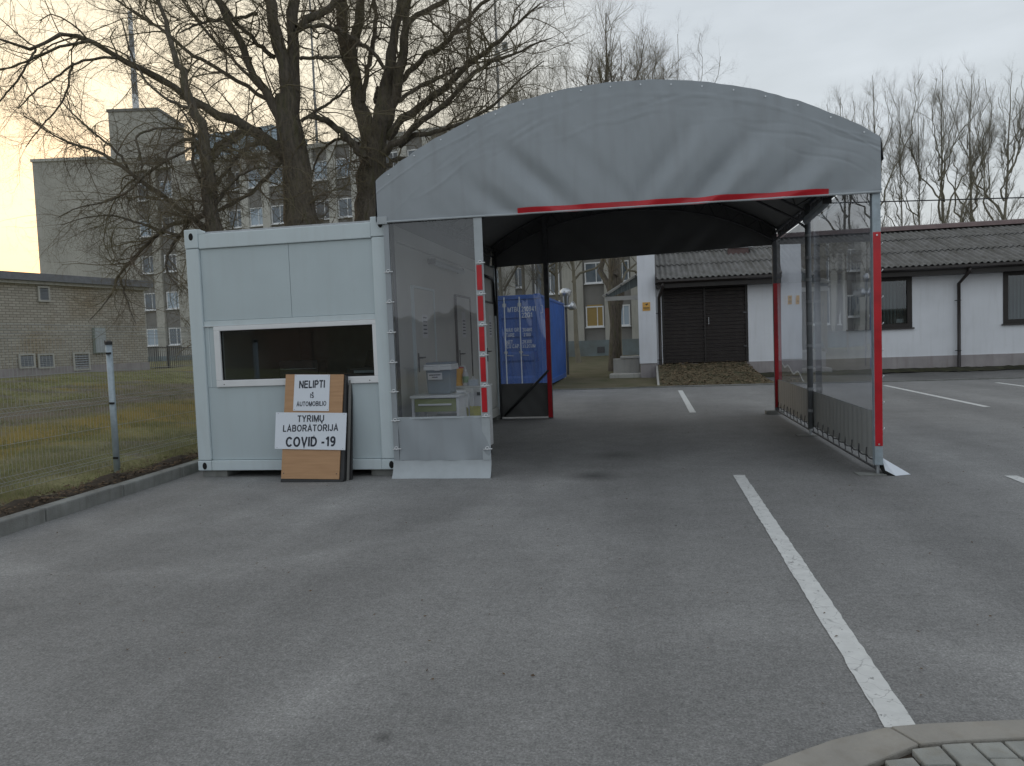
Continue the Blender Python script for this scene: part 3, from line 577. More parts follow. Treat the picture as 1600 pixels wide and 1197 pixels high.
# ------------------------------------------------------------------ mesh fence along the kerb
def fx(y): return -6.19 - .06*(y-7.7)
zz = [.10, .16, .20, .24, .55, .82, .86, .90, 1.2, 1.58, 1.62, 1.66, 1.72]; oo = [0, 0, .045, 0, 0, 0, .045, 0, 0, 0, .045, 0, 0]
fpan = MB()
for k in range(50):
    y = .02+k*.05; fpan.tube([(o_, y, z) for o_, z in zip(oo, zz)], .0019, 3, cap=False)
for z, o_ in zip(zz, oo):
    fpan.tube([(o_, 0, z), (o_, 2.49, z)], .0026, 4, cap=False)
fpm = fpan.mesh('wire_panel'); fpm.materials.append(M['mesh'])
wf = thing('mesh_fence', 'pale wire mesh fence on round grey posts running along the kerb beside the lawn', 'fence', (fx(7.7), 7.7, .1))
for k in range(-1, 5):
    y = 7.7+k*2.5; dx = fx(y)-fx(7.7)
    inst('wire_panel', fpm, wf, (dx-.03, y-7.7, lawn_z(fx(y), y)-.1-.0), rz=math.atan(.06))
    zt = 1.60; px_, py_ = fx(y)+.02, y
    po = mk('post', MB().tube([(px_, py_, -.1), (px_, py_, zt)], .036, 16), M['zinc'], wf, smooth=False)
    for p_ in po.data.polygons: p_.use_smooth = len(p_.vertices) == 4
    mk('post_cap', MB().tube([(px_, py_, zt), (px_, py_, zt+.035), (px_, py_, zt+.05)], [.041, .041, .02], 16), M['black'], wf)
    for z in (.28, .92, 1.5): mk('clip', MB().box(px_-.01, px_+.05, py_-.045, py_-.03, z-.012, z+.012), M['dark_rubber'], wf)

# ------------------------------------------------------------------ white building on the right
wb = thing('white_building', 'long low white rendered building with grey corrugated roof, dark windows and brown gate', 'building', (9, 25.5, 0))
WY = 25.5
def wall_with_holes(x0, x1, z0, z1, holes):
    m_ = MB(); xs_ = sorted({x0, x1, *[h[0] for h in holes], *[h[1] for h in holes]}); 
    for a, b in zip(xs_[:-1], xs_[1:]):
        hs = [h for h in holes if h[0] <= a and h[1] >= b]
        if hs:
            h = hs[0]
            if h[2] > z0: m_.box(a, b, WY, WY+.3, z0, h[2])
            if h[3] < z1: m_.box(a, b, WY, WY+.3, h[3], z1)
        else: m_.box(a, b, WY, WY+.3, z0, z1)
    return m_
wins = [(6.25, 8.16), (10.76, 12.66), (15.3, 17.2), (19.8, 21.7), (24.3, 26.2)]
holes = [(.44, 3.2, .52, 3.10)] + [(a, b, 1.42, 3.02) for a, b in wins]
mk('wall', wall_with_holes(.25, 30, .50, 3.16, holes), M['white_wall'], wb)
mk('back_wall', MB().box(.25, 30, 34.6, 34.9, 0, 3.2).box(29.7, 30, 25.8, 34.6, 0, 3.3), M['white_wall'], wb)
mk('base_course', MB().box(3.2, 30.02, WY-.03, WY+.3, -.05, .50).box(.25, .44, WY-.03, WY+.3, -.05, .5).box(.44, 3.2, WY, WY+.3, -.05, .52), M['plinth'], wb)
mk('firewall', MB().box(-.33, .248, 25.25, 34.9, .55, 4.75), M['white_wall'], wb, bev=.01)
mk('firewall_base', MB().box(-.31, .25, 25.28, 34.9, -.05, .55), M['plinth'], wb)
mk('soffit_board', MB().box(.30, 30.3, 24.98, 25.50, 3.00, 3.03).box(.30, 30.3, 24.96, 24.985, 3.0, 3.22), M['brown_frame'], wb)
# windows with frames, sills, panes, strip curtains
for a, b in wins:
    w = MB().box(a, b, WY-.02, WY+.10, 1.42, 1.55).box(a, b, WY-.02, WY+.10, 2.90, 3.02).box(a, a+.14, WY-.02, WY+.10, 1.55, 2.90).box(b-.14, b, WY-.02, WY+.10, 1.55, 2.90)
    mid = a+.95; w.box(mid-.06, mid+.06, WY-.015, WY+.09, 1.55, 2.9)
    fr_ = mk('window', w, M['brown_frame'], wb)
    mk('pane', MB().box(a+.14, mid-.06, WY+.03, WY+.035, 1.55, 2.9).box(mid+.06, b-.14, WY+.03, WY+.035, 1.55, 2.9), M['glass'], fr_)
    mk('sill', MB().box(a-.05, b+.05, WY-.07, WY-.022, 1.375, 1.418), M['gutter'], fr_)
    cmb = MB(); x = a+.16
    while x < b-.15:
        cmb.add([(x, WY+.17, 1.56), (x+.09, WY+.20, 1.56), (x+.09, WY+.20, 2.89), (x, WY+.17, 2.89)], [(0,1,2,3)]); x += .105
    mk('strip_curtain', cmb, M['curtain'], fr_); mk('room_back', MB().box(a, b, WY+1.2, WY+1.25, 1.2, 3.1), M['spandrel'], fr_)
    mk('notice', MB().box(b-.42, b-.2, WY+.15, WY+.155, 1.58, 1.70), M['paper'], fr_)
# brown timber gate: leaves of horizontal planks
gt = mk('gate', MB().box(.44, .52, WY+.04, WY+.14, .52, 3.10).box(3.12, 3.2, WY+.04, WY+.14, .52, 3.10).box(.52, 3.12, WY+.04, WY+.14, 2.98, 3.10).box(1.80, 1.86, WY+.03, WY+.10, .52, 2.98), M['brown_frame'], wb)
for a, b in ((.52, 1.80), (1.86, 3.12)):
    z = .53
    while z < 2.95:
        h = random.uniform(.105, .135); h = min(h, 2.975-z)
        mk('plank', MB().box(a+.004, b-.004, WY+.07+random.uniform(-.008, .008), WY+.12, z, z+h-.009), M['plank'], gt); z += h
mk('gate_handle', MB().tube([(1.95, WY+.03, 1.78), (1.95, WY-.02, 1.78), (1.95, WY-.02, 2.0), (1.95, WY+.03, 2.0)], .012, 6), M['alu'], gt)
mk('gate_hinge', MB().box(3.05, 3.16, WY+.02, WY+.05, 2.1, 2.14).box(3.05, 3.16, WY+.02, WY+.05, 1.0, 1.04), M['steel_dark'], gt)
# roof of corrugated sheets
rs = math.atan((5.02-3.30)/(30.0-24.93)); slen = (30.0-24.93)/math.cos(rs); nrow = 3; sw = 1.05; sh_ = slen/nrow+.10
cp = []; nwv = 6
for j in range(nwv*8+1):
    x = sw*1.02*j/(nwv*8); cp.append((x, .028*math.cos(2*math.pi*j/8)))
mbs = MB().grid([[(x, yy_, z) for yy_ in (0, sh_)] for x, z in cp]); base = mbs.v[:]
n0 = len(mbs.v); mbs.v += [(a, b, c-.012) for a, b, c in base]; mbs.f += [tuple(i+n0 for i in f[::-1]) for f in mbs.f[:]]
m_ = len(cp); mbs.f += [(2*i, 2*(i+1), 2*(i+1)+n0, 2*i+n0) for i in range(m_-1)]
shm = mbs.mesh('roof_sheet'); shm.materials.append(M['fibre'])
for p_ in shm.polygons: p_.use_smooth = False
rf_ = mk('roof', MB().prismx([(25.0, 3.225), (30.0, 4.93), (35.1, 3.2), (35.1, 3.1), (30, 4.8), (25.0, 3.1)], .32, 30.2), M['brown_frame'], wb)
for r_ in range(nrow):
    for c_ in range(29):
        yy_ = 24.90 + r_*(slen/nrow)*math.cos(rs); z = 3.30 + r_*(slen/nrow)*math.sin(rs)
        inst('roof_sheet', shm, rf_, (.30+c_*sw-9+random.uniform(-.006, .006), yy_-25.5, z+.012*r_+random.uniform(0, .008)), rx=rs-.012)
mk('ridge_cap', MB().prismx([(29.45, 4.93), (29.75, 5.10), (30.0, 5.16), (30.25, 5.10), (30.6, 4.93), (30.0, 5.0)], .3, 30.3), M['ridge'], wb)
mk('barge_board', MB().prismx([(24.9, 3.16), (24.9, 3.36), (30, 5.12), (30, 4.9)], .255, .30), M['gutter'], wb)
mk('roof_hatch', MB().box(2.85, 3.55, 27.75, 28.1, 4.15, 4.46), M['ridge'], wb); mk('hatch_cover', MB().box(2.9, 3.7, 27.7, 28.2, 4.46, 4.49), M['white_plastic'], wb)
gm = MB(); 
for (a, b) in ((0.30, 30.3),): gm.prismx([(24.78, 3.19), (24.78, 3.26), (24.80, 3.26), (24.80, 3.20), (24.87, 3.17), (24.92, 3.20), (24.92, 3.26), (24.94, 3.26), (24.94, 3.18), (24.87, 3.145)], a, b)
mk('gutter', gm, M['gutter'], wb)
for x in (.36, 9.47, 18.6): 
    dpipe = mk('downpipe', MB().tube([(x+.12, 24.86, 3.16), (x+.12, 24.88, 3.05), (x, 25.38, 2.72), (x, 25.38, .12), (x+.02, 25.25, .05)], .05, 12), M['gutter'], wb, smooth=True)
    for z in (2.2, .65): mk('pipe_clip', MB().tube([(x, 25.38, z-.015), (x, 25.38, z+.015)], .062, 12).box(x-.12, x, 25.37, 25.39, z-.01, z+.01), M['black'], dpipe)
# ramp of earth in front of the gate
rp = []
for i in range(36):
    t_ = i/35; r_ = []
    for j in range(40):
        s_ = j/39; x = .27+s_*(3.12+.0) ; xb = .27 + s_*3.25; xx = x*(1-t_)+xb*t_ ; edge = min(1, (1-s_)/.12)
        z = .50*(1-t_)**.9*(min(1, .15+edge)) + random.uniform(-.012, .02); r_.append((xx+(1-t_)*0, 25.42-t_*3.6, max(.0, z)))
    rp.append(r_)
M['ramp'] = mat('leafy_earth', (.17, .13, .075), 1, col2=(.055, .055, .025), scale=3, bump=1, bscale=22, detail=10, dirt=((.03,.025,.015), .5))
tag(mk('earth_ramp', MB().grid(rp), M['ramp'], smooth=True), 'mossy earth ramp covered with dead leaves rising to the brown gate', 'ramp')
rk = MB().prismx([(25.4, -.02), (25.4, .49), (21.9, .03), (21.9, -.02)], .20, .262); tag(mk('ramp_curb', rk, M['concrete']), 'concrete edge along the left side of the earth ramp', 'kerb')
lw = thing('low_wall', 'crumbling low concrete wall with step left of the white fire wall', 'wall', (-.7, 26.4, 0))
mk('wall_body', MB().box(-1.25, -.34, 26.2, 26.45, 0, .72), M['concrete'], lw, bev=.02); mk('coping', MB().box(-1.0, -.345, 26.15, 26.5, .72, .80), M['concrete_light'], lw, bev=.01)
mk('step', MB().box(-1.35, -.3, 25.4, 26.2, 0, .22), M['concrete'], lw, bev=.02)
# slatted awning
aw = thing('entrance_awning', 'small sloping slatted awning fixed to the left of the white fire wall', 'awning', (-.35, 26.5, 2.8))
mk('beam', MB().box(-1.47, -.34, 26.30, 26.42, 2.74, 2.88), M['concrete_light'], aw); mk('side_board', MB().prism([(-1.47, 2.885), (-.34, 3.55), (-.34, 3.2), (-1.2, 2.885)], 26.3, 26.33), M['curtain'], aw)
for k in range(9):
    y = 26.0+k*.24; mk('slat', MB().beam((-1.55, y, 2.90), (-.34, y, 3.60), .12, .02), M['concrete_light'], aw)
for k in (0, .5, 1): mk('cross_rail', MB().beam((-1.4+k, 26.0, 2.95+k*.58), (-1.4+k, 28.0, 2.95+k*.58), .04, .05), M['steel_dark'], aw)
# notice on the firewall
nt = thing('security_notice', 'small orange notice with camera pictogram on the white fire wall', 'sign', (-.06, 25.25, 2.3))
mk('plate', MB().box(-.185, .065, 25.235, 25.249, 2.30, 2.58), M['orange_sign'], nt)
mk('pictogram', MB().prism([(-.11, 2.50), (-.02, 2.545), (0, 2.51), (-.04, 2.495), (-.06, 2.465), (-.075, 2.50)], 25.231, 25.235).box(-.16, .04, 25.231, 25.235, 2.40, 2.412).box(-.16, .04, 25.231, 25.235, 2.375, 2.387).box(-.13, .01, 25.231, 25.235, 2.345, 2.355), M['ink'], nt)
mk('cable_bracket', MB().tube([(-.05, 29, 4.7), (-.05, 29, 6.5)], .03, 8), M['steel_dark'], wb)
tag(mk('overhead_cable', MB().tube([(x, 29+0*x, 6.02-.028*(x-6)+.0006*(x-20)**2-.1) for x in np.linspace(-.05, 45, 26)], .022, 4), M['black']), 'black cable strung in front of the bare poplars above the corrugated roof', 'cable')

# ------------------------------------------------------------------ blue shipping container
bc = thing('shipping_container', 'blue corrugated shipping container with white lettering behind the canopy', 'container', (-4.16, 20.6, .1))
bx0, bx1, by0, by1, bz0, bz1 = -5.38, -2.94, 20.6, 26.66, .12, 2.74
mk('frame', MB().box(bx0, bx0+.12, by0, by0+.15, bz0+.15, bz1-.12).box(bx1-.12, bx1, by0, by0+.15, bz0+.15, bz1-.12).box(bx0+.12, bx1-.12, by0, by0+.12, bz1-.12, bz1).box(bx0, bx1, by0, by0+.14, bz0, bz0+.14)
   .box(bx0, bx0+.12, by1-.12, by1, bz0+.14, bz1-.1).box(bx1-.12, bx1, by1-.12, by1, bz0+.14, bz1-.1).box(bx1-.06, bx1, by0+.15, by1, bz0, bz0+.15).box(bx1-.06, bx1, by0+.15, by1, bz1-.08, bz1).box(bx0, bx0+.06, by0+.15, by1, bz0, bz0+.15).box(bx0, bx0+.06, by0+.15, by1, bz1-.08, bz1), M['blue'], bc, bev=.01)
cor = []; y = by0+.15
pr = []
while y < by1-.13:
    for d_, q in ((0, 0), (.07, 0), (.035, .035), (.07, .035)):
        pr.append((y, q)); y += d_ if d_ else .035
pr = sorted(pr)
P = [[(bx1-.012-q, y, z) for z in (bz0+.15, bz1-.08)] for y, q in pr]
mk('side_wall', MB().grid(P), M['blue'], bc); mk('side_wall', MB().grid([[(bx0+.012+q, y, z) for z in (bz0+.15, bz1-.08)] for y, q in pr]), M['blue'], bc)
mk('roof', MB().box(bx0+.06, bx1-.06, by0+.12, by1, bz1-.04, bz1-.02), M['blue'], bc); mk('end_wall', MB().box(bx0+.12, bx1-.12, by1-.06, by1-.03, bz0, bz1), M['blue'], bc)
for a, b in ((bx0+.125, -4.165), (-4.155, bx1-.125)):
    zs_ = [bz0+.15, bz0+.30, bz0+.36, bz0+.74, bz0+.80, bz0+.98, bz0+1.04, bz0+1.42, bz0+1.48, bz0+1.66, bz0+1.72, bz0+1.95, bz0+2.0, bz1-.13]
    qs_ = [0, 0, .04, .04, 0, 0, .04, .04, 0, 0, .04, .04, 0, 0]
    m_ = MB().grid([[(x, by0+.03+q, z) for x in (a+.10, b-.10)] for z, q in zip(zs_, qs_)]); m_.box(a, a+.10, by0+.028, by0+.09, bz0+.15, bz1-.13).box(b-.10, b, by0+.028, by0+.09, bz0+.15, bz1-.13)
    d_ = mk('door', m_, M['blue'], bc)
    for x in ((a+.22, b-.45) if a < -4.2 else (a+.20, a+.63)):
        mk('lock_rod', MB().tube([(x, by0-.01, bz0+.04), (x, by0-.01, bz1-.05)], .017, 8), M['white_print'], d_)
        mk('rod_bracket', MB().box(x-.05, x+.05, by0-.02, by0+.03, bz1-.32, bz1-.22).box(x-.05, x+.05, by0-.02, by0+.03, bz0+1.0, bz0+1.06).box(x-.05, x+.05, by0-.02, by0+.03, bz0+.05, bz0+.10), M['steel'], d_)
        mk('rod_handle', MB().tube([(x, by0-.02, bz0+.95), (x+.22, by0-.035, bz0+.93)], .013, 6), M['steel'], d_)
for x in (bx0, bx1-.17):
    for z in (bz0-.01, bz1-.11): mk('corner_casting', MB().box(x-.003, x+.173, by0-.006, by0+.17, z, z+.125), M['blue'], bc, bev=.008)
def bt(s_, u, v, size, al='LEFT', **k): 
    p = at(u, v, by0+.0); text(s_, size, M['white_print'], bc, (p.x, by0+.022, p.z), align=al, bold=.004, **k)
bt('MTBU', 793, 484, .19, sx=.8); bt('210941', 814.5, 483, .19, sx=.8); bt('7', 840.5, 483, .17, sx=.8); bt('22G1', 815, 492.5, .19, sx=.8)
bt('MAX GR.', 790.5, 516, .15, sx=.72); bt('TARE', 790.5, 524, .15, sx=.72); bt('30480', 816, 515.5, .14, sx=.8); bt('2180', 818, 523, .14, sx=.8)
bt('NET', 791.5, 535, .15, sx=.72); bt('CU CAP.', 791.5, 541.5, .15, sx=.72); bt('28300', 816, 534, .14, sx=.8); bt('33.2CUM', 816, 541, .13, sx=.8)
q = at(841.5, 483, by0); mk('check_digit_box', MB().box(q.x-.03, q.x+.11, by0+.02, by0+.0225, q.z+.10, q.z+.11).box(q.x-.03, q.x+.11, by0+.02, by0+.0225, q.z-.11, q.z-.10).box(q.x-.03, q.x-.02, by0+.02, by0+.0225, q.z-.1, q.z+.1).box(q.x+.10, q.x+.11, by0+.02, by0+.0225, q.z-.1, q.z+.1), M['white_print'], bc)
for a, b in ((bx1-.3, by0+.2), (bx1-.3, by1-.6), (bx0, by0+.2)): mk('support_block', MB().box(a, a+.3, b, b+.4, 0, .12), M['concrete'], bc)
# metal exhaust vent behind it
vt = thing('exhaust_vent', 'silver mushroom exhaust vent on a slim pole behind the blue container', 'vent', (*at(888, 590, 28).xy, 0))
vx, vy = at(888, 590, 28).xy
mk('pole', MB().tube([(vx, vy, .1), (vx, vy, 3.0)], .045, 10), M['steel_dark'], vt)
mk('cowl', MB().tube([(vx, vy, 2.75), (vx, vy, 3.05), (vx, vy, 3.07), (vx, vy, 3.25), (vx, vy, 3.36)], [.10, .14, .20, .24, .12], 16), M['alu'], vt, smooth=True)
for s_ in (-1, 1): mk('side_horn', MB().tube([(vx, vy, 2.72), (vx+s_*.16, vy, 2.66), (vx+s_*.32, vy-.05, 2.72)], [.07, .13, .17], 14), M['alu'], vt, smooth=True)

# ------------------------------------------------------------------ white site cabin (container office)
CX0, CX1, CY0, CY1, CZ0, CZ1 = -5.262, -2.824, 7.92, 13.975, .08, 2.88
cb = thing('site_cabin', 'pale grey office cabin with wide front window and side doors under the canopy edge', 'cabin', (-4.04, 7.92, 0))
def cpart(n, m_, ma, **k): return mk(n, m_, ma, cb, **k)
for x0 in (CX0, CX1-.165):
    for y0 in (CY0, CY1-.165):
        cpart('corner_post', MB().box(x0, x0+.165, y0, y0+.165, CZ0+.12, CZ1-.21), M['cabin'], bev=.012)
def casting(x, y, top):
    z0 = CZ1-.206 if top else CZ0; z1 = CZ1+.012 if top else CZ0+.116
    o = cpart('corner_casting', MB().box(x-.004, x+.169, y-.005, y+.17, z0, z1), M['cabin'], bev=.010)
    zc = z1-.085 if top else z0+.055; n = 14; cx = x+.085 if x < -4 else x+.115
    pts = [(cx+.028*math.cos(2*math.pi*i/n), zc+.042*math.sin(2*math.pi*i/n)) for i in range(n)]
    mk('casting_shade_disc', MB().prism(pts, y-.0075, y-.006), M['dark_fill'], o)  # flat dark disc on the casting face, painted as the shade inside its opening
for x in (CX0, CX1-.165):
    for y in (CY0, CY1-.165):
        casting(x, y, True); casting(x, y, False)
cpart('top_rail', MB().box(CX0+.17, CX1-.17, CY0+.004, CY0+.12, 2.665, 2.835), M['cabin'], bev=.008)
cpart('rail_lip', MB().box(CX0+.17, CX1-.17, CY0+.05, CY0+.11, 2.836, 2.862), M['steel'])
cpart('rail_gusset', MB().prism([(CX0+.166, 2.836), (CX0+.166, 2.89), (CX0+.19, 2.89), (CX0+.27, 2.836)], CY0+.004, CY0+.03), M['cabin'])
cpart('top_rail', MB().box(CX0+.17, CX1-.17, CY1-.12, CY1, 2.665, 2.835), M['cabin'])
cpart('bottom_rail', MB().box(CX0+.17, CX1-.17, CY0+.004, CY0+.12, CZ0-.0, .198), M['cabin'], bev=.006)
for x0, x1, mm_ in ((CX0+.004, CX0+.10, M['cabin']), (CX1-.10, CX1-.004, M['cabin_side'])):
    cpart('side_rail', MB().box(x0, x1, CY0+.17, CY1-.17, 2.665, 2.835), mm_); cpart('side_rail', MB().box(x0, x1, CY0+.17, CY1-.17, CZ0, .24), mm_)
cpart('roof', MB().box(CX0+.10, CX1-.10, CY0+.12, CY1-.12, 2.80, 2.84), M['steel'])
cpart('cabin_floor', MB().box(CX0+.10, CX1-.10, CY0+.12, CY1-.12, .10, .20), M['spandrel'])
yf = CY0+.032
cpart('front_panel', MB().box(-5.094, -3.9945, yf, yf+.05, 1.832, 2.662), M['cabin_panel'], bev=.003)
cpart('front_panel', MB().box(-3.9905, -2.992, yf, yf+.05, 1.832, 2.662), M['cabin_panel'], bev=.003)
cpart('cover_strip', MB().box(-5.094, -2.992, yf-.012, yf+.05, 1.770, 1.829), M['cabin'], bev=.003)
cpart('drip_edge', MB().box(-5.094, -2.992, yf-.024, yf-.010, 1.764, 1.7695), M['white_plastic'])
cpart('front_panel', MB().box(-5.094, -2.992, yf, yf+.05, .202, 1.055), M['cabin_panel'], bev=.003)
cpart('side_trim', MB().box(-5.094, -4.972, yf, yf+.05, 1.058, 1.762), M['cabin_panel']); cpart('side_trim', MB().box(-5.052, -5.040, yf-.006, yf, 1.058, 1.762), M['cabin'])
cpart('side_trim', MB().box(-2.938, -2.8245-.168, yf, yf+.05, 1.058, 1.762) if False else MB().box(-3.0, -2.992, yf, yf+.05, 1.058, 1.762), M['cabin_panel'])
wx0, wx1, wz0, wz1 = -4.97, -3.0, 1.058, 1.762
wx1 = -2.955
wfr = cpart('front_window', MB().box(wx0, wx1, yf-.028, yf+.06, wz0, wz0+.078).box(wx0, wx1, yf-.028, yf+.06, wz1-.052, wz1).box(wx0, wx0+.075, yf-.028, yf+.06, wz0+.078, wz1-.052).box(wx1-.075, wx1, yf-.028, yf+.06, wz0+.078, wz1-.052), M['white_plastic'], bev=.006)
mk('gasket', MB().box(wx0+.075, wx1-.075, yf-.006, yf+.02, wz0+.078, wz0+.086).box(wx0+.075, wx1-.075, yf-.006, yf+.02, wz1-.060, wz1-.052).box(wx0+.075, wx0+.083, yf-.006, yf+.02, wz0+.086, wz1-.06).box(wx1-.083, wx1-.075, yf-.006, yf+.02, wz0+.086, wz1-.06), M['dark_rubber'], wfr)
mk('pane', MB().box(wx0+.083, wx1-.083, yf+.004, yf+.008, wz0+.086, wz1-.06), M['glass'], wfr)
for x in (wx0+.10, wx1-.13): mk('screw_cap', MB().tube([(x, yf-.0285, wz0+.03), (x, yf-.031, wz0+.03)], .006, 8), M['black'], wfr)
# room inside the cabin
cpart('inner_wall', MB().box(CX0+.10, CX0+.14, CY0+.17, CY1-.17, .24, 2.66), M['cabin_side']); cpart('partition', MB().box(CX0+.14, CX1-.14, 10.4, 10.46, .2, 2.7), hardpatch(mat('inner_partition', (.30,.30,.29), .7), lambda n, l: None))
cpart('end_wall', MB().box(CX0+.17, CX1-.17, CY1-.09, CY1-.03, .2, 2.66), M['cabin_panel'])
cpart('outer_wall', MB().box(CX0+.03, CX0+.10, CY0+.17, CY1-.17, .24, 2.66), M['cabin_panel'])
xw = CX1-.045
cpart('side_wall', MB().box(xw-.06, xw, CY0+.17, CY1-.17, .24, 2.66), M['cabin_side'])
for y0 in (8.87, 10.95, 12.93):
    d_ = cpart('door', MB().box(xw, xw+.022, y0+.03, y0+.90, .27, 2.17), M['cabin_side'], bev=.003)
    mk('door_frame', MB().box(xw, xw+.035, y0, y0+.028, .25, 2.20).box(xw, xw+.035, y0+.902, y0+.93, .25, 2.20).box(xw, xw+.035, y0+.028, y0+.902, 2.172, 2.20), M['gutter'] if y0 > 10 else M['cabin'], d_)
    yh = y0+.13; mk('door_handle', MB().box(xw+.022, xw+.030, yh-.02, yh+.02, 1.12, 1.36).tube([(xw+.03, yh, 1.30), (xw+.075, yh, 1.30), (xw+.075, yh+.12, 1.30)], .010, 8), M['steel_dark'], d_)
    mk('paper_notice', MB().box(xw+.0225, xw+.024, y0+.36, y0+.58, 1.55, 1.85 if y0 < 10 else 1.95), M['paper'], d_)
    for k in range(5): mk('print_line', MB().box(xw+.0243, xw+.0247, y0+.39, y0+.55, 1.60+k*.05, 1.61+k*.05+.008), M['ink'], d_)
cpart('conduit', MB().tube([(xw+.03, 12.7, 2.66), (xw+.04, 13.6, 2.62), (xw+.04, 13.75, 2.55), (xw+.04, 13.8, 1.95)], .022, 8), M['black'], smooth=True)
for x, y in ((CX0, CY0+.04), (CX1-.34, CY0+.06), (CX0, CY1-.4), (CX1-.34, CY1-.4)):
    cpart('footing_block', MB().box(x+.02, x+.34, y, y+.3, -.005, CZ0-.003), M['kerb'], bev=.008)
# furniture inside the cabin window
dk = thing('office_desk', 'plain desk inside the cabin behind the front window', 'desk', (-4.0, 8.5, .2))
mk('desk_top', MB().box(-4.95, -3.05, 8.12, 8.75, .88, .91), M['spandrel'], dk)
for x in (-4.9, -3.1): mk('leg', MB().box(x-.02, x+.02, 8.2, 8.7, .2, .88), M['steel_dark'], dk)
mo = thing('computer_monitor', 'black flat monitor seen through the cabin window, left of centre', 'monitor', (-4.17, 8.4, .91))
mk('screen', MB().box(-4.42, -3.92, 8.40, 8.44, 1.02, 1.33), M['black'], mo, bev=.006); mk('screen_edge', MB().box(-4.40, -3.94, 8.395, 8.3995, 1.225, 1.232), M['steel'], mo); mk('stand', MB().box(-4.2, -4.14, 8.41, 8.45, .93, 1.02).box(-4.3, -4.04, 8.34, 8.52, .912, .93), M['black'], mo)
pr_ = thing('office_printer', 'black printer with tray behind the right end of the cabin window', 'printer', (-3.3, 8.4, .91))
mk('body', MB().box(-3.52, -3.06, 8.30, 8.70, .913, 1.22), M['black'], pr_, bev=.015); mk('paper_tray', MB().add([(-3.45,8.70,1.22),(-3.12,8.70,1.22),(-3.12,8.85,1.42),(-3.45,8.85,1.42),(-3.45,8.71,1.21),(-3.12,8.71,1.21),(-3.12,8.86,1.41),(-3.45,8.86,1.41)],[(0,1,2,3),(4,7,6,5),(0,4,5,1),(2,6,7,3),(0,3,7,4),(1,5,6,2)]), M['black'], pr_)
mk('control_panel', MB().box(-3.42, -3.16, 8.29, 8.299, 1.16, 1.19), M['pvc_trim'], pr_)
wl_ = thing('wall_frame', 'dark picture frame on the back wall of the cabin room', 'frame', (-3.6, 10.35, 1.6)); mk('border', MB().box(-3.9, -3.3, 10.37, 10.395, 1.35, 1.39).box(-3.9, -3.3, 10.37, 10.395, 1.86, 1.9).box(-3.9, -3.86, 10.37, 10.395, 1.39, 1.86).box(-3.34, -3.3, 10.37, 10.395, 1.39, 1.86), M['black'], wl_); mk('board', MB().box(-3.86, -3.34, 10.38, 10.39, 1.39, 1.86), M['pvc'], wl_)
oc = thing('office_chair', 'dark office chair behind the desk inside the cabin', 'chair', (-4.5, 9.2, .2))
mk('seat', MB().box(-4.72, -4.28, 9.0, 9.45, .62, .70), M['black'], oc, bev=.03); mk('backrest', MB().box(-4.72, -4.28, 9.42, 9.48, .8, 1.3), M['black'], oc, bev=.02)
mk('column', MB().tube([(-4.5, 9.22, .25), (-4.5, 9.22, .62)], .03, 8), M['steel_dark'], oc); mk('back_bar', MB().box(-4.53, -4.47, 9.45, 9.47, .6, .9), M['steel_dark'], oc)
for k in range(5): 
    a = k*2*math.pi/5; mk('foot', MB().beam((-4.5, 9.22, .27), (-4.5+.28*math.cos(a), 9.22+.28*math.sin(a), .23), .04, .03), M['black'], oc)

# ------------------------------------------------------------------ canopy tent
TX0, TX1, TY0, TY1 = -2.878, 2.245, 7.85, 13.90
TC = (TX0+TX1)/2
def arch(x): d = x+.29; return 4.05-.105*d*d-.0021*d**4
tn = thing('drive_through_canopy', 'large grey arched canopy tent on steel posts with red reflective stripes, joined to the cabin', 'tent', (TC, TY0, 0))
def tp(n, m_, ma, **k): return mk(n, m_, ma, tn, **k)
random.seed(5)
creases = [(random.uniform(-2.6, 2.1), random.uniform(3.5, 4.0), random.uniform(.12, .4), random.choice([-1, 1])*random.uniform(.002, .005), random.uniform(.008, .016)) for _ in range(40)]
def drape(x, t, z):
    # long soft folds that fan from the lower edge towards the shoulders
    b = min(1, t/.08+.45) * (1 if t < .25 else max(0, 1-(t-.25)/.60)**1.4)
    if x > -.1: ph = 9.2*(x) - 8.0*(z-2.8) + .6*math.sin(2.3*x)
    else: ph = 9.6*(x) + 9.5*(z-2.8) + .7*math.sin(1.7*x)
    amp = .064*(.06+.95*math.exp(-((x-1.05)/.72)**2) + .70*math.exp(-((x+1.15)/.42)**2)) * (.75+.25*math.sin(x*3.1+1))
    y = -amp*b*(math.sin(ph)+.28*math.sin(1.93*ph+.8))
    y -= .02*math.sin(math.pi*min(1, t))*(1-((x-TC)/2.7)**2)
    if t > .7: y += .006*math.sin(22*x+3*math.sin(5*x))*((t-.7)/.3)**2
    y -= .004*math.exp(-((arch(x)-z-.125-.004*math.sin(9*x))/.009)**2)
    y += .0010*math.sin(38*x+21*z+2*math.sin(7*x))*math.sin(9*z+3*x)*(.4+.6*t)
    for cx, cz, ln_, a, w in creases:
        zc = arch(x)-(4.05-cz)*.75-.04; d = (z-zc-.05*math.sin((x-cx)*6))/w
        y += a*math.exp(-d*d)*math.exp(-((x-cx)/ln_)**2)
    return y
def valance(y, flip, zb0, zb1, nx=300, nz_=60, amp=1.0, top=0.0):
    P = []
    for i in range(nx+1):
        x = TX0+(TX1-TX0)*i/nx; zb = zb0+(zb1-zb0)*i/nx; zt = arch(x)+top + (.0016*math.sin(x*31)+.003*math.sin(x*13)); r_ = []
        for j in range(nz_+1):
            t = j/nz_; z = zb+(zt-zb)*t; r_.append((x, y+amp*drape(x, t, z)*(-flip if flip < 0 else flip), z))
        P.append(r_)
    return P
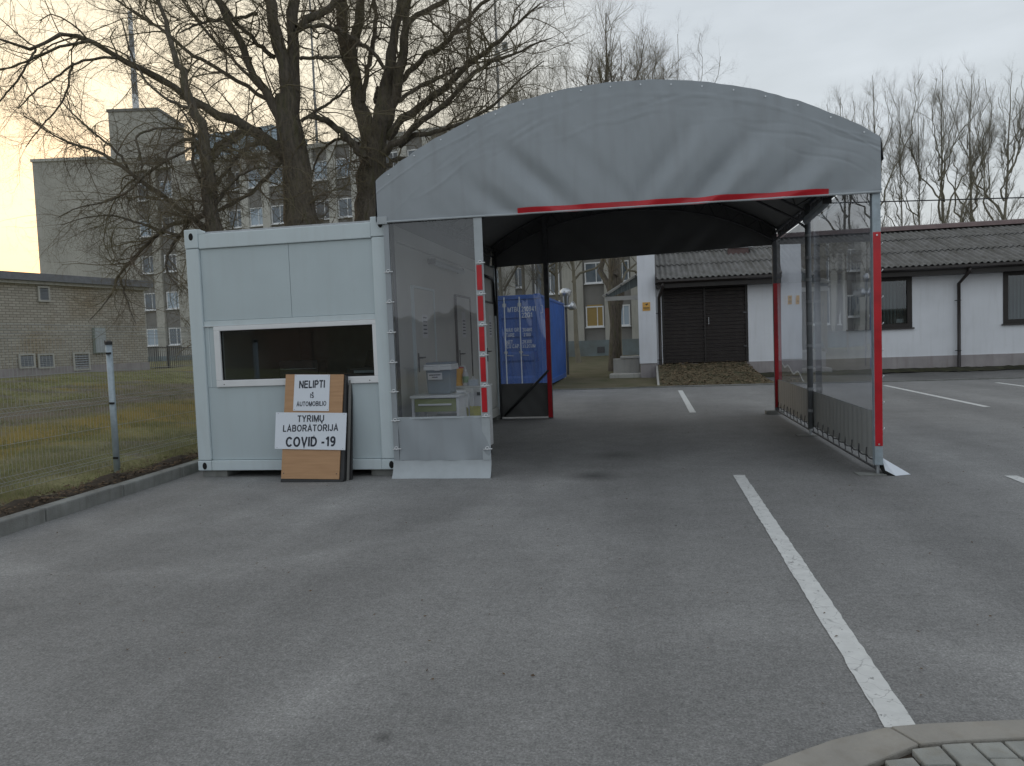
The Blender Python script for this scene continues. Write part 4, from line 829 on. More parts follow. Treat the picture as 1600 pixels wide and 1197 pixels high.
P = valance(TY0, 1, 2.812, 2.772, top=.012); tp('front_valance', MB().grid(P), M['pvc'], smooth=True)
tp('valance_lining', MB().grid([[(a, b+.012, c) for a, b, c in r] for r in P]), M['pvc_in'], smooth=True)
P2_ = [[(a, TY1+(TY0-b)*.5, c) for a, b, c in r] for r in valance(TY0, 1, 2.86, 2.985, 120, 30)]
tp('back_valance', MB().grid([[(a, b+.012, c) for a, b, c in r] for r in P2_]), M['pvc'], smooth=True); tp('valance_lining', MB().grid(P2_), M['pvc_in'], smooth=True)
# roof sheet and lining
def vault(dz, y0=0):
    P = []
    for i in range(81):
        x = TX0+(TX1-TX0)*i/80; r_ = []
        for j in range(41):
            y = TY0+.012+y0+(TY1-TY0+.004-y0)*j/40; bay = ((y-TY0) % 3.02)/3.02; r_.append((x, y, arch(x)+dz-.05*math.sin(math.pi*min(1, max(0, bay)))*(1 if 0 < j < 40 else 0)))
        P.append(r_)
    return P
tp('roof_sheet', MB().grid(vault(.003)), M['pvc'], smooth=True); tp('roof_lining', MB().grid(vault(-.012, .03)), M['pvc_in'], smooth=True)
for x, sgn, drp in ((TX0, -1, .42), (TX1, 1, .18)):
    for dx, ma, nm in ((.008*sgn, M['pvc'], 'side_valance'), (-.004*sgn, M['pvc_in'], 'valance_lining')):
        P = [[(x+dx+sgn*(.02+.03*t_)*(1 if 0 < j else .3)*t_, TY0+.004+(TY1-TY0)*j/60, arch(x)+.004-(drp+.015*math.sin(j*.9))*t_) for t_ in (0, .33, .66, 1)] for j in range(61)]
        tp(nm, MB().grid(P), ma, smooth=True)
# rolled hem, corner patches, red stripe, eyelets
P = valance(TY0, 1, 2.812, 2.772, 120, 60)
tp('hem', MB().tube([(r[0][0], r[0][1]-.002, r[0][2]) for r in P], .012, 6), M['pvc_trim'], smooth=True)
def hemz(x): return 2.812+(2.772-2.812)*(x-TX0)/(TX1-TX0)
def vy(x, z):
    t = (z-hemz(x))/(arch(x)-hemz(x)); return TY0+drape(x, t, z)
st = [[(x, vy(x, hemz(x)+h)-.010, hemz(x)+h+.001*math.sin(x*20)) for h in (-.008, .012, .030, .049, .058)] for x in np.linspace(-1.325, 1.765, 90)]
m_ = MB().grid(st); tp('red_stripe', m_, M['red'], smooth=True)
m_ = MB()
for i in range(17):
    x = TX0+.15+i*(TX1-TX0-.3)/16; z = arch(x)-.035; m_ = MB().tube([(x, vy(x, z)-.002, z), (x, vy(x, z)-.008, z)], .008, 8); tp('eyelet', m_, M['alu'])
tp('corner_patch', MB().box(TX0-.004, TX0+.11, TY0-.012, TY0-.004, 2.79, 2.87), M['pvc_trim'], bev=.003)
# steel frame: trussed arches
def truss(y, x0, x1):
    t = MB(); n = 36; up = [(x0+(x1-x0)*i/n, y, arch(x0+(x1-x0)*i/n)-.045) for i in range(n+1)]
    lo = [(p[0]*.975+TC*.025, y, p[2]-.23-.04*math.cos((p[0]-TC)*1.1)) for p in up]
    fr = mk('arch_truss', MB().tube(up, .021, 8), M['steel_dark'], tn, smooth=True); mk('lower_chord', MB().tube(lo, .017, 8), M['steel_dark'], fr, smooth=True)
    for i in range(0, n, 2):
        mk('web_bar', MB().tube([up[i], lo[i+1]], .009, 5), M['steel_dark'], fr); mk('web_bar', MB().tube([lo[i+1], up[min(i+2, n)]], .009, 5), M['steel_dark'], fr)
for y in (7.96, 10.87, 13.80): truss(y, TX0+.03, TX1-.03)
for x in (-1.2, .1, 1.3): tp('purlin', MB().tube([(x, 7.95, arch(x)-.07), (x, 13.82, arch(x)-.07)], .016, 6), M['steel_dark'])
for x in (TX0+.045, TX1-.05):
    gb = tp('eaves_beam', MB().tube([(x, 7.95, 3.17), (x, 13.82, 3.17)], .022, 8), M['steel_dark'], smooth=True)
    mk('lower_chord', MB().tube([(x, 7.95, 3.045), (x, 13.82, 3.045)], .020, 8), M['steel_dark'], gb, smooth=True)
    for k in range(25):
        y = 7.96+k*5.85/24; mk('web_bar', MB().tube([(x, y, 3.045), (x, y, 3.17)], .008, 5), M['steel_dark'], gb)
# posts
def rung(x, y, z, po): mk('post_clamp', MB().tube([(x, y, z-.02), (x, y, z+.02)], .044, 12), M["antenna"], po, smooth=False)
PX = 2.205
fp = tp('front_post', MB().box(PX-.038, PX+.040, 7.87, 7.95, .10, 2.79), M['zinc'], bev=.006)
mk('red_tape', MB().box(PX-.034, PX+.036, 7.864, 7.869, .292, 2.39), M['red'], fp); mk('foot', MB().tube([(PX, 7.91, .012), (PX, 7.91, .10)], .017, 8), M['steel'], fp); mk('base_plate', MB().box(PX-.2, PX+.06, 7.83, 7.99, .002, .012), M['kerb'], fp)
mk('screw', MB().tube([(PX, 7.862, .31), (PX, 7.856, .31)], .009, 8).tube([(PX, 7.862, 2.36), (PX, 7.856, 2.36)], .009, 8), M['alu'], fp)
mp_ = tp('middle_post', MB().tube([(2.17, 10.87, .10), (2.17, 10.87, 3.18)], .038, 14), hardpatch(mat('grey_post', (.20,.21,.22), .5, metal=.3), lambda n, l: None), smooth=True)
for z in np.arange(.35, 3.0, .30): rung(2.17, 10.87, z, mp_)
mk('foot', MB().tube([(2.17, 10.87, .012), (2.17, 10.87, .10)], .02, 8), M['steel'], mp_); mk('base_plate', MB().box(1.98, 2.24, 10.78, 10.96, .002, .012), M['kerb'], mp_)
bp_ = tp('back_post', MB().box(2.165, 2.235, 13.80, 13.87, .06, 3.15), M['steel_dark']); mk('red_tape', MB().box(2.168, 2.232, 13.794, 13.799, .12, 2.3), M['red'], bp_); mk('base_plate', MB().box(2.0, 2.3, 13.72, 13.9, .002, .06), M['kerb'], bp_)
bp_ = tp('back_post', MB().box(-1.885, -1.80, 13.78, 13.86, .0, arch(-1.85)-.05), M['steel_dark']); mk('red_tape', MB().box(-1.882, -1.803, 13.774, 13.779, .02, 2.05), M['red'], bp_)
tp('left_post', MB().tube([(-1.77, 7.93, .0), (-1.77, 7.93, arch(-1.77)-.05)], .030, 12), M['zinc'], smooth=True)
for y in (8.05, 13.80): tp('wall_post', MB().tube([(CX1+.035, y, .0), (CX1+.035, y, 3.15)], .022, 8), M['steel_dark'], smooth=True)
tp('brace', MB().tube([(-2.72, 13.80, .06), (-1.85, 13.79, .90)], .025, 8), M['black'], smooth=True)
tp('knee_brace', MB().tube([(2.16, 10.87, 2.85), (1.95, 10.87, 3.02), (1.4, 10.87, 3.33)], .016, 8), M['steel_dark'], smooth=True)
# front left curtain
def curtain(x0, x1, z0, z1, y, nx=24, nz_=30, amp=.006, seed=1.):
    return [[(x0+(x1-x0)*i/nx, y+amp*math.sin((x0+(x1-x0)*i/nx)*7+seed+j*.23)*math.sin(j/nz_*3)+amp*.6*math.sin(i*.9+j*.31), z0+(z1-z0)*j/nz_) for j in range(nz_+1)] for i in range(nx+1)]
fc = tp('front_curtain', MB().grid(curtain(-2.758, -1.80, .665, 2.79, 7.868, amp=.0015)), M['film'], smooth=True)
mk('border_strip', MB().grid([[(a, b, c) for a, b, c in r] for r in curtain(-2.822, -2.759, .19, 2.79, 7.862, 3, 30, .003)]), M['pvc'], fc, smooth=True)
P = []
for i in range(41):
    x = -2.758+(1.04)*i/40; r_ = []
    for j in range(21):
        t_ = j/20; z = .19+.474*t_; r_.append((x, 7.862+.010*math.sin(x*9+t_*4)*(1-t_*.5)-.006*math.sin(x*17+3*t_), z))
    P.append(r_)
mk('skirt', MB().grid(P), M['pvc'], fc, smooth=True)
mk('weld_seam', MB().box(-2.758, -1.80, 7.855, 7.861, .650, .672), M['pvc_trim'], fc)
P = []
for i in range(41):
    x = -2.828+1.112*i/40; sp = .0
    P.append([(x, 7.862-.085*(1-t_)**2+.004*math.sin(x*12), .002+.188*t_) for t_ in (0, .06, .2, .4, .6, .8, 1)])
mk('ground_flap', MB().grid(P), M['pvc_trim'], fc, smooth=True)
mk('edge_strip', MB().grid(curtain(-1.808, -1.716, .19, 2.79, 7.852, 3, 30, .002)), M['pvc_trim'], fc, smooth=True)
clipz = [2.32, 1.99, 1.66, 1.335, 1.005, .675]
for a, b in zip(clipz[:-1], clipz[1:]): mk('red_tape', MB().box(-1.793, -1.735, 7.842, 7.846, b+.035, a-.03), M['red'], fc)
def clip(x, y, z):
    mk('clip', MB().tube([(x+.02*math.cos(q), y-.014, z+.016*math.sin(q)) for q in np.linspace(0, 5.2, 9)], .0045, 5).tube([(x-.045, y-.012, z-.012), (x+.055, y-.012, z-.008)], .006, 5), M['white_plastic'], fc, smooth=True)
for z in clipz+[.32]:
    clip(-1.752, 7.852, z)
for z in [2.28, 1.95, 1.62, 1.29, .965, .645, .33]: clip(-2.785, 7.862, z)
# back left curtain
bcn = tp('back_curtain', MB().grid(curtain(-2.79, -1.89, .66, 2.86, 13.86, amp=.006, seed=4)), M['film'], smooth=True)
mk('skirt', MB().grid(curtain(-2.79, -1.89, .03, .66, 13.862, amp=.006, seed=2)), M['pvc_in'], bcn, smooth=True)
# right side wall
SX = 2.228
def sidew(y0, y1, z0, z1, ny, nz_, amp, fz=None):
    P = []
    for i in range(ny+1):
        y = y0+(y1-y0)*i/ny; r_ = []
        for j in range(nz_+1):
            z = z0+(z1-z0)*j/nz_; r_.append((SX+amp*(math.sin(y*2.6+z*.8)+.45*math.sin(y*7.3+.5*z)), y, z))
        P.append(r_)
    return P
sw_ = tp('side_curtain', MB().grid(sidew(7.95, 13.80, .612, 3.03, 60, 24, .0010)), M['film_side'], smooth=True)
P = sidew(7.95, 13.80, .13, .612, 200, 10, .004)
P = [[(a+.005*math.sin(b*34), b, c) for a, b, c in r] for r in P]
mk('skirt', MB().grid(P), M['pvc'], sw_, smooth=True); mk('skirt_lining', MB().grid([[(a-.010, b, c) for a, b, c in r] for r in P]), hardpatch(mat('skirt_inside', (.36,.365,.35), .5, var=.06, scale=2), lambda n, l: None), sw_, smooth=True)
mk('ground_rail', MB().tube([(2.20, 7.93, .055), (2.20, 13.82, .055)], .013, 6), M['steel_dark'], sw_)
mk('rope', MB().tube([(SX-.02, 7.95+k*5.85/120, .125+.008*math.sin(k)) for k in range(121)], .007, 5), M['black'], sw_)
for k in range(21):
    y = 8.02+k*.286
    mk('rope_lacing', MB().tube([(2.20, y-.045, .05), (2.20, y, .13), (SX-.016, y+.02, .215)], .006, 5), M['black'], sw_)
mk('skirt_flap', MB().add([(2.245, 7.93, .17), (2.245, 8.3, .14), (2.50, 7.885, .004), (2.34, 7.81, .004), (2.26, 7.86, .05), (2.40, 8.05, .02)], [(0, 4, 3, 2), (0, 2, 5, 1)]), M['sign_white'], sw_)
mk('flap_infill', MB().add([(2.21, 7.95, .10), (2.245, 7.93, .168), (2.259, 7.862, .048), (2.338, 7.812, .003), (2.25, 7.86, .003)], [(0, 1, 2, 3, 4)]), M['dark_fill'], sw_)  # near-black sheet closing the gap under the flap
m_ = None
for k in range(10):
    z = .45+k*.26; mk('side_clip', MB().tube([(2.252, 7.90, z), (2.262, 7.885, z+.012), (2.266, 7.90, z+.02)], .005, 5), M['white_plastic'], sw_)
# light fittings
def tube_light(lab, p, q, dn):
    t = thing('light_fitting', lab, 'lamp', tuple((Vector(p)+Vector(q))/2)); p = Vector(p); q = Vector(q)
    mk('housing', MB().beam(p, q, .09, .05), M['pvc_trim'], t, bev=.006); e = (q-p).normalized()
    mk('diffuser', MB().tube([p+Vector(dn), q+Vector(dn)], .035, 10), M['pvc'], t, smooth=True)
    for s_ in (p, q): mk('end_cap', MB().beam(s_-e*.012, s_+e*.012, .10, .07), M['black'], t)
tube_light('long tube light fixed on the cabin side wall above the doors', (-2.80, 9.62, 2.56), (-2.80, 11.15, 2.56), (.035, 0, -.02))
tube_light('tube light hanging from the right eaves beam beside the middle post', (2.13, 9.55, 2.99), (2.13, 10.72, 2.95), (-.01, 0, -.035))

# ------------------------------------------------------------------ sign boards leaning on the cabin
BY0, BY1, BH = 7.60, 7.865, 1.20
def bpos(x, h, out=0):
    t_ = h/BH; return Vector((x, BY0+(BY1-BY0)*t_-out*.976, h+0-out*.0))
nrm = Vector((0, -BH, -(BY0-BY1)*-1)).normalized(); nrm = Vector((0, -BH, (BY1-BY0))).normalized(); upv = Vector((0, BY1-BY0, BH)).normalized()
def slab(pts, d0, d1):                      # pts: list of (x,h on slope) ; thickness along outward normal
    B = [Vector((x, BY0, 0))+upv*h for x, h in pts]; n = len(B)
    return MB().add([b+nrm*d0 for b in B]+[b+nrm*d1 for b in B], [tuple(range(n))[::-1], tuple(range(n, 2*n))]+[(i, (i+1) % n, (i+1) % n+n, i+n) for i in range(n)])
def onboard(u, v):
    r_ = ray(u, v); P0 = Vector((0, BY0, 0)); t_ = (P0-Vector((0,0,CH))).dot(nrm)/r_.dot(nrm); q_ = Vector((0,0,CH))+r_*t_; return q_.x, (q_-P0).dot(upv)
wbd = thing('leaning_board', 'beech wood board with black edge leaning on the cabin front below its window', 'board', (-3.7, BY0, 0))
Q = [onboard(*p) for p in ((439, 748), (529.5, 749), (537, 585), (446.5, 585))]
mk('panel', slab(Q, -.018, .0), M['wood'], wbd, bev=.002)
q0, q1, q2, q3 = Q
Qb = [(q0[0], q0[1]-.045), (q1[0]+.045, q1[1]-.045), (q2[0]+.022, q2[1]), (q3[0], q3[1])]
mk('back_frame', slab([(q0[0]+.002, .005), (q1[0]+.05, .005), (q2[0]+.022, q2[1]-.004), (q3[0]+.002, q3[1]-.004)], -.075, -.019), M['black'], wbd)
mk('bottom_edge', slab([(q0[0], .002), (q1[0]+.045, .002), (q1[0]+.045, q1[1]-.003), (q0[0], q0[1]-.003)], -.018, .004), M['black'], wbd)
mk('side_rail', slab([(q1[0]+.055, .005), (q1[0]+.075, .005), (q2[0]+.05, q2[1]-.01), (q2[0]+.028, q2[1]-.01)], -.11, -.08), M['spandrel'], wbd)
mk('second_board', slab([(q0[0]+.06, .005), (q1[0]+.10, .005), (q2[0]+.05, q2[1]-.03), (q3[0]+.05, q3[1]-.03)], -.15, -.12), M['black'], wbd)
for (x, h) in ((q0[0]+.03, q0[1]+.06), (q1[0]-.03, q1[1]+.06)):
    c0 = Vector((x, BY0, 0))+upv*h; mk('screw', MB().tube([c0, c0+nrm*.003], .006, 8), M['black'], wbd)
def sign(corners, label, lines, d, name):
    C4 = [onboard(*p) for p in corners]; cx = sum(c[0] for c in C4)/4; ch = sum(c[1] for c in C4)/4
    t = thing(name, label, 'sign', Vector((cx, BY0, 0))+upv*ch)
    mk('plate', slab(C4, d, d+.006), M['sign_white'], t, bev=.001)
    for c in C4:
        cc = Vector((c[0]+(cx-c[0])*.07, BY0, 0))+upv*(c[1]+(ch-c[1])*.07)+nrm*(d+.006); mk('rivet', MB().tube([cc, cc+nrm*.0015], .0035, 6), M['ink'], t)
    for s_, (u, v), size, sx, bold in lines:
        x, h = onboard(u, v); text(s_, size, M['ink'], t, Vector((x, BY0, 0))+upv*h+nrm*(d+.0068), ux=(1, 0, 0), uy=upv, wt=bold, sx=sx)
sign([(458.3, 642), (514, 642.5), (516, 585.5), (461, 585.5)], 'small white sign reading NELIPTI IŠ AUTOMOBILIO on top of the wood board',
     [('NELIPTI', (488, 600.5), .118, .86, .19), ('IŠ', (488, 618.5), .072, .9, .17), ('AUTOMOBILIO', (487, 631), .073, .84, .17)], .001, 'instruction_sign')
sign([(430, 701.5), (540, 703.5), (542.5, 645.5), (432, 644.5)], 'wide white sign reading TYRIMŲ LABORATORIJA COVID -19 across the wood board',
     [('TYRIMŲ', (486.5, 654.2), .103, .98, .17), ('LABORATORIJA', (486, 669), .103, .98, .17), ('COVID -19', (486, 690.2), .148, .96, .20)], .008, 'laboratory_sign')

# ------------------------------------------------------------------ equipment behind the curtain
ct = thing('drawer_cart', 'white cart with olive green drawer standing behind the clear curtain', 'cart', (-2.5, 8.5, 0))
pL = at(641.5, 619, 8.32); pR = at(717, 616, 8.32); zt_ = pL.z; cx0, cx1 = max(pL.x, -2.76), pR.x
cx0 = -2.745
mk('top', MB().box(cx0-.01, cx1+.01, 8.30, 8.85, zt_-.03, zt_), M['white_plastic'], ct, bev=.006)
for x in (cx0+.005, cx1-.035):
    for y in (8.32, 8.80): mk('leg', MB().box(x, x+.03, y, y+.03, .08, zt_-.03), M['white_plastic'], ct)
    for y in (8.335, 8.815): mk('caster', MB().tube([(x+.005, y, .04), (x+.025, y, .04)], .04, 12), M['black'], ct)
mk('side_panel', MB().box(cx1-.02, cx1-.004, 8.35, 8.80, .2, zt_-.03), M['white_plastic'], ct)
dr_ = mk('drawer', MB().box(cx0+.04, cx1-.04, 8.315, 8.78, zt_-.19, zt_-.04), M['green'], ct, bev=.006); mk('drawer_handle', MB().box(cx0+.09, cx1-.09, 8.295, 8.314, zt_-.115, zt_-.095), M['white_plastic'], dr_, bev=.003)
mk('shelf', MB().box(cx0+.035, cx1-.035, 8.36, 8.8, .42, .44), M['white_plastic'], ct); mk('lower_box', MB().box(cx0+.2, cx1-.06, 8.40, 8.75, .44, .62), M['white_plastic'], ct)
# grey bin with white lid
b0 = at(669, 614, 8.5); b1 = at(704, 613, 8.5); t0_ = at(664, 573, 8.5); t1_ = at(706, 571, 8.5); tl_ = at(685, 566, 8.5)
bn = thing('grey_lidded_bin', 'grey bin with white clamp lid and label on the drawer cart', 'bin', ((b0.x+b1.x)/2, 8.62, zt_))
cxm = (t0_.x+t1_.x)/2; wb_, wt_ = (b1.x-b0.x)/2, (t1_.x-t0_.x)/2; ztop = t0_.z; z0_ = zt_+.002
mk('body', MB().add([(cxm+sx_*w, 8.62+sy*(w*.95), z) for z, w in ((z0_, wb_), (z0_+.02, wb_+.004), (ztop, wt_*.96)) for sx_, sy in ((-1,-1),(1,-1),(1,1),(-1,1))],
   [(0,3,2,1),(8,9,10,11)]+[(a+4*r_, (a+1) % 4+4*r_, (a+1) % 4+4*r_+4, a+4*r_+4) for r_ in (0, 1) for a in range(4)]), M['bin_grey'], bn, bev=.018)
lid = mk('lid', MB().box(cxm-wt_*1.03, cxm+wt_*1.03, 8.62-wt_, 8.62+wt_, ztop, ztop+.022), M['white_plastic'], bn, bev=.008); mk('lid_top', MB().box(cxm-wt_*.9, cxm+wt_*.95, 8.62-wt_*.9, 8.62+wt_*.9, ztop+.0225, ztop+.045), M['bin_grey'], lid, bev=.008)
mk('lid_rim', MB().box(cxm-wt_*1.04, cxm+wt_*1.04, 8.62-wt_*1.02, 8.62+wt_*1.02, ztop-.045, ztop-.001), M['white_plastic'], bn, bev=.006)
mk('clamp', MB().box(cxm-.035, cxm+.035, 8.62-wt_*1.02-.014, 8.62-wt_*1.02-.001, ztop-.05, ztop+.015), M['white_plastic'], bn, bev=.005)
yl = 8.62-wt_*.96-.006; lb = mk('label', MB().box(cxm-.12, cxm+.055, yl-.004, yl-.002, ztop-.155, ztop-.075), M['paper'], bn)
for k, (a, b) in enumerate(((-.105, .035), (-.07, .0))): mk('print_line', MB().box(cxm+a, cxm+b, yl-.0052, yl-.0044, ztop-.105-k*.026, ztop-.095-k*.026), M['ink'], lb)
# back cabinet with bucket, bottle, tissues
q0 = at(706, 604, 9.2); q1 = at(752, 602, 9.2); zc_ = q0.z
cn = thing('low_cabinet', 'low white cabinet with key behind the drawer cart', 'cabinet', ((q0.x+q1.x)/2, 9.4, 0))
mk('body', MB().box(q0.x-.02, q1.x+.04, 9.22, 9.62, .12, zc_-.02), M['white_plastic'], cn, bev=.004); mk('top', MB().box(q0.x-.04, q1.x+.05, 9.2, 9.64, zc_-.019, zc_), M['white_plastic'], cn)
mk('door', MB().box((q0.x+q1.x)/2, q1.x+.03, 9.205, 9.218, .16, zc_-.04), M['paper'], cn); mk('key', MB().box(q1.x-.06, q1.x-.02, 9.19, 9.204, zc_-.12, zc_-.08), M['steel_dark'], cn)
for x in (q0.x, q1.x): mk('foot', MB().box(x-.02, x+.02, 9.25, 9.6, 0, .12), M['steel_dark'], cn)
p = at(715, 604, 9.35); bk_ = thing('yellow_bucket', 'yellow sharps bucket with red rim beside the grey bin', 'bucket', (p.x, 9.35, zc_))
mk('body', MB().tube([(p.x, 9.35, zc_+.001), (p.x, 9.35, zc_+.225)], [.072, .085], 20), M['yellow'], bk_, smooth=False); mk('rim', MB().tube([(p.x, 9.35, zc_+.2255), (p.x, 9.35, zc_+.24)], .09, 20), M['red'], bk_)
p = at(728, 604, 9.32); bo = thing('pump_bottle', 'clear hand gel pump bottle between yellow bucket and tissue box', 'bottle', (p.x, 9.32, zc_))
mk('body', MB().tube([(p.x, 9.32, z) for z in (zc_+.001, zc_+.15, zc_+.18, zc_+.19)], [.036, .038, .02, .014], 14), M['paper'], bo, smooth=False); mk('label', MB().tube([(p.x, 9.32, zc_+.04), (p.x, 9.32, zc_+.12)], .0395, 14), hardpatch(mat('green_label', (.25,.42,.26), .5), lambda n, l: None), bo)
mk('pump', MB().tube([(p.x, 9.32, zc_+.19), (p.x, 9.32, zc_+.25), (p.x-.035, 9.30, zc_+.252)], .008, 8).tube([(p.x, 9.32, zc_+.19), (p.x, 9.32, zc_+.21)], .017, 10), M['white_plastic'], bo)
p = at(740, 603, 9.32); tb = thing('tissue_box', 'small white tissue box on the low cabinet beside the pump bottle', 'box', (p.x, 9.32, zc_))
mk('carton', MB().box(p.x-.055, p.x+.055, 9.27, 9.37, zc_+.001, zc_+.075), hardpatch(mat('pale_blue_card', (.52,.58,.68), .6), lambda n, l: None), tb); mk('tissue', MB().add([(p.x-.03, 9.32, zc_+.075), (p.x+.03, 9.31, zc_+.075), (p.x+.03, 9.34, zc_+.075), (p.x-.005, 9.32, zc_+.125)], [(0,1,3),(1,2,3),(2,0,3)]), M['paper'], tb)
q0 = at(714, 610, 8.62); q1 = at(729, 650, 8.62)
tr_ = thing('white_trolley', 'narrow white trolley with chrome rail between the cart and the yellow bag', 'trolley', (q0.x, 8.7, 0))
mk('panel', MB().box(q0.x-.005, q1.x+.0, 8.60, 8.63, .08, q0.z), M['white_plastic'], tr_, bev=.004); mk('panel', MB().box(q0.x-.005, q1.x, 9.0, 9.03, .08, q0.z), M['white_plastic'], tr_)
mk('tray', MB().box(q0.x, q1.x, 8.64, 8.99, .45, .47), M['white_plastic'], tr_); mk('rail', MB().tube([(q0.x+.02, 8.58, q0.z-.04), (q1.x+.03, 8.56, q0.z-.02), (q1.x+.05, 8.56, q0.z-.06), (q1.x+.05, 8.56, .55)], .008, 8), M['alu'], tr_, smooth=True)
for y in (8.62, 9.01): mk('caster', MB().tube([(q0.x+.02, y, .04), (q0.x+.04, y, .04)], .04, 10), M['black'], tr_)
q0 = at(730, 636, 8.75); q1 = at(751, 651, 8.75); xm = (q0.x+q1.x)/2
yb_ = thing('yellow_bag_bin', 'small bin lined with a crumpled yellow green bag beside the trolley', 'bin', (xm, 8.75, 0))
mk('body', MB().tube([(xm, 8.75, .01), (xm, 8.75, q0.z-.06)], [.075, .095], 16), hardpatch(mat('smoky_bin', (.20,.21,.16), .3), lambda n, l: None), yb_)
P = [[(xm+(.098+.006*math.sin(i*2.3)+.02*t_*(1+math.sin(i*1.7)*.5))*math.cos(i*math.pi/16), 8.75+(.098+.006*math.sin(i*2.3)+.02*t_)*math.sin(i*math.pi/16), q0.z-.10+.10*t_+.012*math.sin(i*3.1)*t_) for t_ in (0, .3, .6, .85, 1)] for i in range(33)]
mk('bag', MB().grid(P), M['yellow_bag'], yb_, smooth=True)

# ------------------------------------------------------------------ bare trees
def unit(v): return v/np.maximum(1e-9, np.linalg.norm(v, axis=-1, keepdims=True))
def tubes(P, R, sides):
    N, K, _ = P.shape; T = unit(np.gradient(P, axis=1)); ref = np.where(np.abs(T[:, :1, 2:3]) < .8, np.array([[[0., 0, 1]]]), np.array([[[1., 0, 0]]]))
    A = unit(np.cross(T, np.broadcast_to(ref, T.shape))); B = np.cross(A, T)
    an = np.arange(sides)*2*np.pi/sides; V = P[:, :, None, :] + R[:, :, None, None]*(A[:, :, None, :]*np.cos(an)[None, None, :, None] + B[:, :, None, :]*np.sin(an)[None, None, :, None])
    idx = np.arange(N*K*sides).reshape(N, K, sides); a = idx[:, :-1]; b = idx[:, 1:]
    F = np.stack([a, np.roll(a, -1, 2), np.roll(b, -1, 2), b], -1).reshape(-1, 4); return V.reshape(-1, 3), F
def resample(pts, rs, K):
    pts = np.array(pts, float); rs = np.array(rs, float)
    if len(pts) > 2:                        # soften the corners
        for _ in range(2):
            q = [pts[0]]; r = [rs[0]]
            for i in range(len(pts)-1): q += [.75*pts[i]+.25*pts[i+1], .25*pts[i]+.75*pts[i+1]]; r += [.75*rs[i]+.25*rs[i+1], .25*rs[i]+.75*rs[i+1]]
            q.append(pts[-1]); r.append(rs[-1]); pts = np.array(q); rs = np.array(r)
    s = np.concatenate([[0], np.cumsum(np.linalg.norm(np.diff(pts, axis=0), axis=1))]); t = np.linspace(0, s[-1], K)
    return np.stack([np.interp(t, s, pts[:, i]) for i in range(3)], 1), np.interp(t, s, rs)
def spawn(P, R, n, rng, L, ang, K, curl, up, rmul=.55, rmax=.03, rtip=.3, t0=.15, t1=1.0, byrad=0, lt=.5, wave=0):
    N, KP, _ = P.shape; ln = np.linalg.norm(np.diff(P, axis=1), axis=2).sum(1); w = ln/ln.sum(); idx = rng.choice(N, n, p=w); t = t0+(t1-t0)*rng.random(n)**.9
    f = t*(KP-1); i0 = np.minimum(f.astype(int), KP-2); fr = (f-i0)[:, None]; p = P[idx, i0]*(1-fr)+P[idx, i0+1]*fr; T = unit(P[idx, i0+1]-P[idx, i0]); r = (R[idx, i0]*(1-fr[:, 0])+R[idx, i0+1]*fr[:, 0])
    rp = unit(np.cross(T, rng.normal(size=(n, 3)))); a = np.radians(rng.uniform(ang[0], ang[1], n))[:, None]; d = T*np.cos(a)+rp*np.sin(a); d[:, 2] += up*.5; d = unit(d)
    LL = L*(.45+rng.random(n)*.9)*(1-lt*t); st = (LL/(K-1))[:, None]; out = [p]; cv = rng.normal(size=(n, 3))*curl
    for k in range(K-1):
        d = unit(d+cv+rng.normal(size=(n, 3))*curl*.9+np.array([0, 0, up])/(K-1)); out.append(out[-1]+d*st)
    Q = np.stack(out, 1); r0 = np.minimum(r*rmul, rmax); return Q, r0[:, None]*(1-(1-rtip)*np.linspace(0, 1, K)[None, :])
def merge(parts):
    V, F, k = [], [], 0
    for v, f in parts: V.append(v); F.append(f+k); k += len(v)
    return np.concatenate(V), np.concatenate(F)
def bumpy(V, a, rng, f=3.):
    return V + a*np.stack([np.sin(V[:, 2]*f+V[:, 1]*f*1.7), np.sin(V[:, 2]*f*1.3+V[:, 0]*f*2.1), 0*V[:, 0]], 1)
def traced(name, label, limbs, rng, levels, base, group=None, mats=('bark', 'twig'), trunk_n=4):
    """limbs: (Y0, Y1, [(u, v, width px)...]) followed from the photograph, each at its own depth"""
    t = thing(name, label, 'tree', base, group=group); LP, LR = [], []
    for Y0, Y1, pts in limbs:
        W_, r_ = [], []
        for i, (u, v, w) in enumerate(pts):
            Y = Y0+(Y1-Y0)*i/(len(pts)-1); q = at(u, v, Y); W_.append(tuple(q)); r_.append(w/2*Y/1160)
        a, b = resample(W_, r_, 22); LP.append(a); LR.append(b)
    P = np.array(LP); R = np.array(LR); P[:, 1:-1] += rng.normal(size=(len(P), 20, 3))*np.minimum(.03, R[:, 1:-1, None]*.35)
    big = R[:, 0] > .10; parts = [tubes(P[big], R[big]*(1+.07*rng.normal(size=R[big].shape)), 12)]
    Vt, Ft = merge(parts); npmesh('trunk', Vt, Ft, M[mats[0]], t, smooth=True)
    cp_ = [tubes(P[~big], R[~big], 7)] if (~big).any() else []
    if cp_: npmesh('limbs', *merge(cp_), M[mats[0]], t, smooth=True)
    tw = []; src = (P, R)
    for kw in levels:
        kw = dict(kw); sd_ = kw.pop('sides', 3); every = kw.pop('from_all', False); n = kw.pop('n')
        Q, r = spawn(*src, n, rng, **kw); tw.append(tubes(Q, r, sd_))
        src = (Q, r)
    npmesh('crown', *merge(tw), M[mats[1]], t, smooth=False)
    return t, P, R
rng = np.random.default_rng(3)
YA = 17.0
